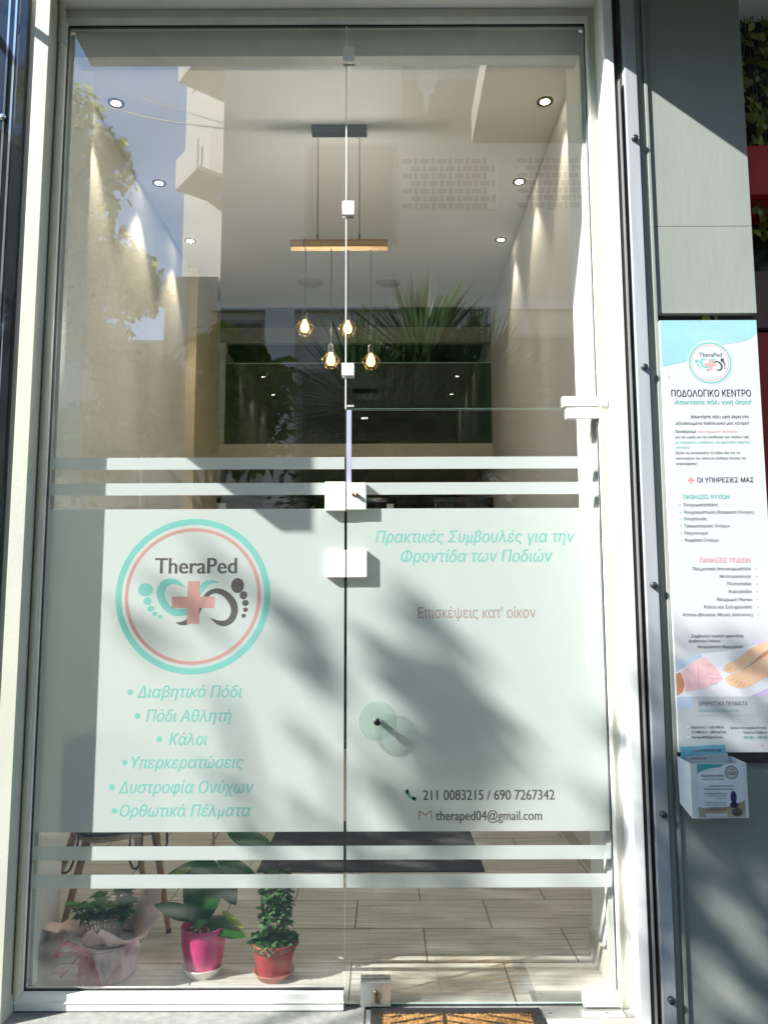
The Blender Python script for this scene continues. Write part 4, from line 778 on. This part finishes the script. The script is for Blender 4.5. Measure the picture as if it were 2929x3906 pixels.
rib([(fxx + .01, fyy - .006, .122), (fxx - .030, fyy - .020, .165), (fxx - .072, fyy - .020, .172), (fxx - .098, fyy - .012, .150), (fxx - .092, fyy - .006, .128), (fxx - .050, fyy - .002, .128), (fxx, fyy, .124)], .030, (.1, .9, .3))
rib([(fxx - .072, fyy - .022, .170), (fxx - .095, fyy - .022, .142), (fxx - .104, fyy - .016, .122)], .030, (.7, 0, .6)); rib([(fxx, fyy - .010, .120), (fxx + .022, fyy - .024, .142), (fxx + .030, fyy - .018, .125), (fxx, fyy - .012, .116)], .024, (.1, .8, .4))
h.build('ribbon', M['ribbon'], t)
h = MB()
def strip3(a0, z0, a1, z1, w):
    vs = []; n_ = 20
    for i in range(n_ + 1):
        u = i / n_; a = a0 + (a1 - a0) * u; z = z0 + (z1 - z0) * u
        for q in (-.5, .5): r = .1125 * (1 + .02 * sin(11 * a)); vs.append((cx + r * cos(a + q * w), cy + r * sin(a + q * w), z + q * w * .03))
    h.add(vs, [(2 * i, 2 * i + 1, 2 * i + 3, 2 * i + 2) for i in range(n_)], True)
strip3(pi * 1.86, .150, pi * 1.60, .014, .16); strip3(pi * 1.2, .125, pi * 1.95, .145, .12)
h.build('paper_tie', mat('pink_tie', (.76, .38, .38), .6, var=.1), t, sol=.001)

# chair
t = thing('side_chair', (-1.22, .75, .01), 'grey upholstered chair with tapered wooden legs behind the frosted film', 'chair')
for (fxp, fyp, txp, typ) in [(-1.342, .380, -1.29, .55), (-1.158, .993, -1.17, .80), (-.951, .621, -1.02, .62), (-1.549, .752, -1.40, .72)]:
    h = MB(); h.tube([(fxp, fyp, .028), (txp, typ, .44)], [.0105, .019], 14); lg_ = h.build('leg', M['wood_leg'], t)
    h = MB(); d = (Vector((txp, typ, .44)) - Vector((fxp, fyp, .028))).normalized(); h.tube([Vector((fxp, fyp, .028)) - d * .017, (fxp, fyp, .028)], .0112, 14); h.build('foot_cap', M['black'], lg_)
h = MB(); h.lathe((-1.21, .69, .425), [(.15, 0), (.20, .004), (.205, .018), (.19, .022)], 40, wob=lambda a, z: 1 + .08 * cos(4 * a + .6)); h.build('plywood_rim', M['ply'], t)
h = MB(); h.lathe((-1.21, .69, .445), [(.0005, -.012), (.12, -.008), (.20, .006), (.235, .035), (.24, .06), (.22, .075), (.0005, .06)], 44, wob=lambda a, z: 1 + .07 * cos(4 * a + .6)); h.build('seat', M['fabric'], t)
h = MB(); n = 24; vs = []
for i in range(9):
    u = i / 8
    for j in range(n + 1):
        a = pi * (.10 + .95 * j / n) + .5; r = .235 + .03 * u; vs.append((-1.21 + r * cos(a), .69 + r * sin(a), .49 + .36 * u * (1 - .25 * abs(j / n - .5) * 2)))
h.add(vs, [(i * (n + 1) + j, i * (n + 1) + j + 1, (i + 1) * (n + 1) + j + 1, (i + 1) * (n + 1) + j) for i in range(8) for j in range(n)], True); h.build('backrest', M['fabric'], t, sol=.03)
t = thing('shoulder_bag', (-1.1, .6, .4), 'dark bag on the chair with its black straps hanging below the seat', 'bag')
h = MB(); h.box(-1.34, -1.12, .60, .76, .525, .74, .03); h.build('body', M['fabric'], t)
h = MB()
for pts in [[(-1.36, .46, .52), (-1.385, .44, .40), (-1.37, .44, .33), (-1.33, .44, .325), (-1.31, .45, .37), (-1.30, .47, .46)], [(-1.08, .50, .52), (-1.085, .47, .40), (-1.07, .46, .34), (-1.045, .46, .335), (-1.035, .47, .38), (-1.04, .5, .50)], [(-1.03, .55, .52), (-.985, .50, .42), (-.955, .49, .395), (-.935, .50, .42), (-.945, .52, .50)]]: h.tube(spl(pts), .005, 8)
h.build('strap', M['black'], t)

# ================================================================= ACROSS THE STREET (seen mirrored in the glass)
t = thing('opposite_building', (3, -12, 0), 'beige rendered building across the street with basket weave vent screens, mirrored in the glass', 'building')
h = MB(); h.box(-3.25, 14, -20, -12, 0, 30); h.build('wall', M['render_beige'], t)
h = MB(); h.box(-3.35, 14, -12, -11.85, 7.15, 7.32); h.box(-2.31, -1.75, -12, -11.75, 0, 7.14); h.box(1.95, 2.4, -12, -11.75, 0, 7.14); h.box(5.8, 6.3, -12, -11.75, 0, 7.14); h.build('cornice', M['render_white'], t)
for q0, z0 in ((.37, 9.27), (2.68, 9.28)):
    h = MB(); h.box(q0, q0 + 1.92, -12, -11.97, z0, z0 + 1.10); sc_ = h.build('vent_screen', M['render_white'], t)
    h = MB(); cw, chh = .345, .163
    for r in range(7):
        for c in range(6):
            ox = q0 + .01 + c * cw + (.17 if r % 2 else 0); zz = z0 + .03 + r * (1.06 / 6.7)
            if ox + .19 < q0 + 1.92: h.box(ox, ox + .20, -11.9695, -11.965, zz - .01, zz + .095)
            if ox + .225 < q0 + 1.9: h.box(ox + .235, ox + .235 + .075, -11.9695, -11.965, zz - .03, zz + .115)
    h.build('openings', M['slot'], sc_)
for x0, x1, z0, z1 in [(-3.1, -2.4, 5.2, 6.9), (-1.5, .2, 8.6, 10.6), (2.5, 5.6, .0, 6.6), (-1.6, 1.8, .0, 5.9), (6.8, 8.6, 3, 6)]:
    h = MB(); h.box(x0 - .08, x1 + .08, -12, -11.94, z0 - .08, z1 + .08); w_ = h.build('window', M['shutter'], t); h = MB(); h.box(x0, x1, -11.9395, -11.93, z0, z1); h.build('pane', M['window_dark'], w_)
h = MB(); h.box(.38, 4.2, -12, -10.9, 11.3, 11.42); h.box(.38, .44, -12, -10.9, 11.42, 12.3); h.box(.38, 4.2, -10.96, -10.9, 11.42, 12.3); h.build('balcony', M['shutter'], t)
for x, lb_ in ((.62, 'torn canvas strip hanging from the opposite balcony, mirrored at the upper middle'), (3.3, 'torn canvas strip hanging from the opposite balcony, mirrored near a downlight')):
    t2 = thing('torn_canvas', (x, -10.9, 10.9), lb_, 'canvas strip', 'torn canvas strips'); h = MB(); pts = [(x, 11.6), (x + .42, 11.6), (x + .40, 11.2), (x + .34, 11.16), (x + .33, 11.0), (x + .24, 10.95), (x + .22, 10.5), (x + .19, 10.62), (x + .15, 10.5), (x + .13, 11.0), (x + .05, 11.1)]
    h.poly([(p[0], -10.86, p[1]) for p in pts]); h.build('cloth', M['tear'], t2, sol=.01)
# apartment house with balconies down the street
t = thing('apartment_house', (-7.2, -20, 0), 'sunlit white apartment house with balconies far down the street, mirrored at the upper left', 'building')
ang = radians(-52); ux = Vector((cos(ang), -sin(ang) * -1, 0)); 
O = Vector((-7.5, -25, 0)); T = Vector((.62, .78, 0)).normalized(); N = Vector((-T.y, T.x, 0))
def ob(mb, s0, s1, n0, n1, z0, z1):
    P = [O + T * s + N * n_ + Vector((0, 0, z)) for s in (s0, s1) for n_ in (n0, n1) for z in (z0, z1)]; mb.add(P, [(0, 1, 3, 2), (4, 6, 7, 5), (0, 4, 5, 1), (2, 3, 7, 6), (0, 2, 6, 4), (1, 5, 7, 3)])
h = MB(); ob(h, 0, 6.6, -10, 0, 0, 26); h.build('wall', M['render_white'], t)
for z in (15.6, 19.6):
    h = MB(); ob(h, 2.0, 3.7, 0, 1.2, z, z + .16); bc = h.build('balcony', M['render_beige'], t)
    h = MB(); ob(h, 2.0, 3.7, 1.12, 1.2, z + .16, z + 1.1); ob(h, 2.0, 2.08, 0, 1.12, z + .16, z + 1.1); h.build('parapet', M['render_white'], bc)
    h = MB(); ob(h, .5, 1.5, 0, .03, z + .9, z + 2.3); ob(h, 2.2, 3.4, 0, .03, z + .2, z + 2.5); wq = h.build('window', M['shutter'], t)
h = MB(); ob(h, 5.7, 5.85, 0, .15, 0, 26); h.build('drainpipe', M['vent'], t)
t = thing('garden_wall', (-4.6, -8.9, 0), 'tall pale wall section beside the trees across the street', 'wall')
h = MB(); h.box(-4.35, -3.30, -12.4, -12.02, 0, 7.9); h.box(-30, -4.36, -12.4, -12.02, 0, 6.6); h.build('panel', M['render_beige'], t)
t = thing('overhead_cables', (-3, -11, 11), 'pair of sagging overhead cables crossing to the opposite building', 'cable')
h = MB(); h.tube(spl([(-9, -19, 16.5), (-6, -15.5, 13.6), (-3.2, -11.95, 11.0)]), .02, 5); h.tube(spl([(-9, -19, 17.4), (-6, -15.5, 14.1), (-3.2, -11.95, 11.1)]), .015, 5); h.build('wires', M['rubber'], t)

def crown(mb, lobes, count, ls, seg=2):
    tot = sum(r ** 2 for *_, r in lobes)
    for (x, y, z, r) in lobes:
        for k in range(int(count * r * r / tot)):
            a = random.uniform(0, 2 * pi); c = random.uniform(-1, 1); q = r * random.random() ** .42; s = (1 - c * c) ** .5
            p = Vector((x + q * s * cos(a), y + q * s * sin(a), z + q * c * .8))
            leaf(mb, p, (random.uniform(-1, 1), random.uniform(-1, 1), random.uniform(-1, .2)), (random.uniform(-1, 1), random.uniform(-1, 1), 1), ls * random.uniform(.6, 1.3), ls * random.uniform(.4, .7), .15, seg)
def tree(name, label, base, topz, lobes, count, ls, m, tr_=.12, cat='tree'):
    t = thing(name, base, label, cat, 'trees standing across the pavement'); bx, by, bz = base
    h = MB(); mid = Vector((bx + .15, by - .1, topz * .5)); tp = Vector((bx, by, topz)); tk = spl([base, tuple(mid), tuple(tp)]); h.tube(tk, [tr_ * (1 - .6 * i / len(tk)) for i in range(len(tk))], 10)
    for (x, y, z, r) in lobes: h.tube(spl([tuple(tp - Vector((0, 0, topz * .12))), ((tp.x + x) / 2, (tp.y + y) / 2, (tp.z + z) / 2 + .15), (x, y, z)]), [tr_ * .4 * (1 - .7 * i / 16) for i in range(17)], 6)
    h.build('trunk', M['bark'], t); h = MB(); crown(h, lobes, count, ls); h.build('crown', M[m], t); return t
tree('street_tree', 'leafy tree in sunlight mirrored at the left of the glass against the sky', (-4.4, -5.4, -.02), 4.2,
     [(-3.5, -5.0, 6.75, .45), (-3.25, -5.1, 6.2, .55), (-3.7, -5.2, 5.9, .6), (-3.0, -5.0, 6.3, .22), (-3.35, -5.0, 5.25, .5), (-2.85, -5.1, 4.95, .5), (-2.55, -5.0, 4.75, .35), (-3.9, -5.4, 5.0, .8), (-3.2, -5.2, 4.4, .5)], 9000, .10, 'tree')
tree('fig_tree', 'low fig tree with broad leaves mirrored at the left of the pendant lamp', (-1.9, -5.6, -.02), 2.6,
     [(-1.7, -5.2, 4.1, .45), (-1.3, -5.1, 3.7, .38), (-2.1, -5.3, 3.5, .6), (-1.5, -5.2, 3.2, .5), (-2.7, -5.4, 3.9, .5), (-3.2, -5.5, 3.2, .6), (-1.2, -5.1, 3.9, .18)], 2600, .19, 'fig', .08)
# yucca
def yucca(base, heads, label):
    t = thing('yucca', base, label, 'plant'); h = MB(); bx, by, bz = base
    for (x, y, z, r) in heads: h.tube(spl([base, ((bx + x) / 2 + .05, (by + y) / 2, z * .5), (x, y, z)]), [.09 - .002 * i for i in range(17)], 8)
    h.build('trunk', M['bark'], t)
    h = MB()
    for (x, y, z, r) in heads:
        for k in range(260):
            a = random.uniform(0, 2 * pi); e = random.uniform(-.55, 1.45); d = Vector((cos(a) * cos(e), sin(a) * cos(e), sin(e))); leaf(h, Vector((x, y, z)) + d * .05, d, (d.y * .3, -d.x * .3, 1), r * random.uniform(.8, 1.2), .075, .06, 5, .35, .35)
    h.build('blades', M['yucca'], t)
yucca((.4, -4.8, -.02), [(.35, -4.6, 3.75, .85), (.95, -4.7, 3.45, .8), (-.25, -4.7, 3.35, .85), (.1, -4.5, 3.0, .8), (.8, -4.4, 2.9, .7)], 'big spiky yucca with sword leaves mirrored in the middle of the glass')
t = thing('hedge', (.5, -5.3, 0), 'dark green hedge behind the yucca across the pavement', 'hedge')
h = MB(); crown(h, [(-5.6, -6.2, 1.6, 1.3), (-4.2, -6.2, 1.8, 1.3), (-2.8, -6.1, 1.7, 1.2), (-7.2, -6.3, 1.7, 1.4), (2.6, -5.6, 1.5, 1.1), (3.9, -5.8, 1.5, 1.1), (-5, -6, .6, .9), (-3.4, -6, .6, .9), (-2, -5.7, .7, .9), (-.6, -5.3, .6, .8), (.8, -5.3, .6, .8), (2.2, -5.4, .6, .8), (-.6, -5.3, 2.4, .7), (.1, -5.3, 2.7, .8), (.9, -5.3, 2.8, .8), (1.5, -5.3, 2.2, .7), (.2, -5.2, 1.7, .8), (1.2, -5.2, 1.4, .8), (-1, -5.2, 1.4, .8)], 15000, .13); h.build('crown', M['hedge'], t)
h = MB(); h.tube([(.2, -5.3, -.02), (.2, -5.3, 2.2)], .05, 8); h.tube([(1, -5.3, -.02), (1.1, -5.3, 2.2)], .05, 8); h.build('trunk', M['bark'], t)

# street-side things that throw the shade on the front
t = thing('projecting_sign', (-1.5, -.4, 2.8), 'narrow sign box projecting from the facade above the left of the door', 'sign')
h = MB(); h.box(-1.79, -1.67, -.70, -.39, 2.79, 3.5, .006); h.build('box', M['white_frame'], t); h = MB(); h.box(-1.74, -1.72, -.66, -.02, 3.95, 3.98); h.box(-1.74, -1.72, -.46, -.44, 3.501, 3.949); h.box(-1.74, -1.72, -.62, -.60, 3.501, 3.949); h.build('bracket', M['metal_black'], t)
S0 = SUN / SUN.y
SH = [  # x, z on the facade plane, half width, half height, tilt, leaves
 (-.36, 1.44, .055, .06, 0, 9), (-.32, 1.36, .06, .07, -.5, 14), (-.27, 1.27, .045, .06, -.5, 9), (-.62, 1.60, .10, .05, -.4, 5), (-.93, 1.36, .05, .10, 0, 5), (-.78, 1.45, .10, .05, -.4, 6),
 (-.35, .86, .08, .10, -.5, 3), (-.60, .78, .08, .08, -.5, 3), (-.25, .70, .06, .08, 0, 2),
 (.08, 1.46, .07, .05, -.6, 26), (.02, 1.26, .10, .08, -.5, 46), (.17, 1.36, .08, .07, -.6, 34), (.20, 1.20, .12, .12, -.5, 80), (.12, 1.04, .12, .12, -.5, 70), (.30, 1.06, .12, .12, -.4, 76),
 (.20, .86, .16, .12, 0, 90), (.06, .84, .12, .14, 0, 66), (.34, .90, .07, .10, 0, 34), (.18, .68, .16, .10, 0, 66), (.10, .50, .20, .10, 0, 60), (-.1, .28, .3, .14, 0, 60), (.30, .25, .2, .10, 0, 26),
 (.88, .62, .05, .14, 0, 26), (.90, .30, .05, .07, 0, 12), (.9, .9, .04, .08, 0, 14)]
t = thing('shade_tree', (-7.4, -4.2, -.15), 'pavement tree up the street whose leaves dapple the shopfront with shade', 'tree')
h = MB()
for x, z, rx, rz, ti, n_ in SH:
    if -.05 < x < .5: rx, rz, n_ = rx * .84, rz * .84, int(n_ * .34)
    for k in range(n_):
        a = random.uniform(0, 2 * pi); q = random.random() ** .5; dx, dz = rx * q * cos(a), rz * q * sin(a); px_, pz_ = x + dx * cos(ti) - dz * sin(ti), z + dx * sin(ti) + dz * cos(ti)
        tt = random.uniform(3.3, 4.3); p = Vector((px_, -.02, pz_)) - S0 * tt
        leaf(h, p - Vector((0, 0, .03)), (random.uniform(-.5, .5), random.uniform(-1, 1), random.uniform(-1, .6)), -SUN + Vector((random.uniform(-.7, .7), random.uniform(-.7, .7), random.uniform(-.5, .5))), random.uniform(.06, .10), random.uniform(.04, .06), .1, 3)
HOLES = [(1.13, .55, .10, .060), (1.20, .38, .11, .065), (1.11, .215, .11, .065), (1.30, .23, .09, .055), (1.24, .05, .10, .065), (1.03, .0, .12, .18), (1.38, .44, .10, .06), (1.05, .98, .05, .06), (1.33, .72, .05, .05), (1.02, .66, .04, .07), (1.42, .12, .08, .05), (1.2, 1.19, .07, .035)]
for k in range(3300):
    x, z = random.uniform(.94, 1.75), random.uniform(-.05, 1.27); ok = z < 1.30 - .05 * sin(9 * x)
    for hx, hz, rx, rz in HOLES:
        u, v = x - hx, z - hz; u, v = u * cos(-.6) - v * sin(-.6), u * sin(-.6) + v * cos(-.6); u, v = (x - hx) * cos(.6) - (z - hz) * sin(.6), (x - hx) * sin(.6) + (z - hz) * cos(.6)
        if (u / rx) ** 2 + (v / rz) ** 2 < 1: ok = False
    if not ok or (z > .86 and random.random() < .80): continue
    p = Vector((x, -.13, z)) - S0 * random.uniform(3.3, 4.0)
    leaf(h, p, (random.uniform(-.5, .5), random.uniform(-1, 1), random.uniform(-1, .6)), -SUN + Vector((random.uniform(-.5, .5), random.uniform(-.5, .5), random.uniform(-.4, .4))), random.uniform(.04, .06), random.uniform(.03, .04), .1, 3)
for k in range(2600):  # extra leaves added up the sun rays to shade the paving at right
    g = Vector((random.uniform(.95, 3.6), random.uniform(-.75, -.15), 0)); tt = random.uniform(3.2, 4.2); p = g - S0 * tt
    leaf(h, p, (random.uniform(-.5, .5), random.uniform(-1, 1), random.uniform(-1, .6)), -SUN + Vector((random.uniform(-.7, .7), random.uniform(-.7, .7), random.uniform(-.5, .5))), random.uniform(.06, .10), random.uniform(.04, .06), .1, 3)
for k in range(2600):  # larger leaves added out of view to keep sun off pavement and road
    g = Vector((random.uniform(-3.5, 4.5), random.uniform(-3.4, -.45), 0)); p = g - S0 * random.uniform(3.6, 4.8)
    leaf(h, p, (random.uniform(-.5, .5), random.uniform(-1, 1), random.uniform(-1, .6)), -SUN + Vector((random.uniform(-.7, .7), random.uniform(-.7, .7), random.uniform(-.5, .5))), random.uniform(.16, .24), random.uniform(.10, .15), .1, 3)
h.build('crown', M['tree'], t)
h = MB(); bs = (-7.9, -4.2, -.15); tk = spl([bs, (-7.7, -4.1, 2.6), (-7.3, -3.9, 4.9)]); h.tube(tk, [.13 - .003 * i for i in range(len(tk))], 10)
for e in [(-8.2, -3.8, 7.0), (-7.6, -3.7, 6.6), (-6.7, -3.7, 6.2), (-6.2, -3.9, 6.6)]: h.tube(spl([(-7.3, -3.9, 4.6), ((-7.3 + e[0]) / 2, -3.8, (4.6 + e[2]) / 2 - .2), e]), [.04 - .0018 * i for i in range(17)], 6)
h.build('trunk', M['bark'], t)
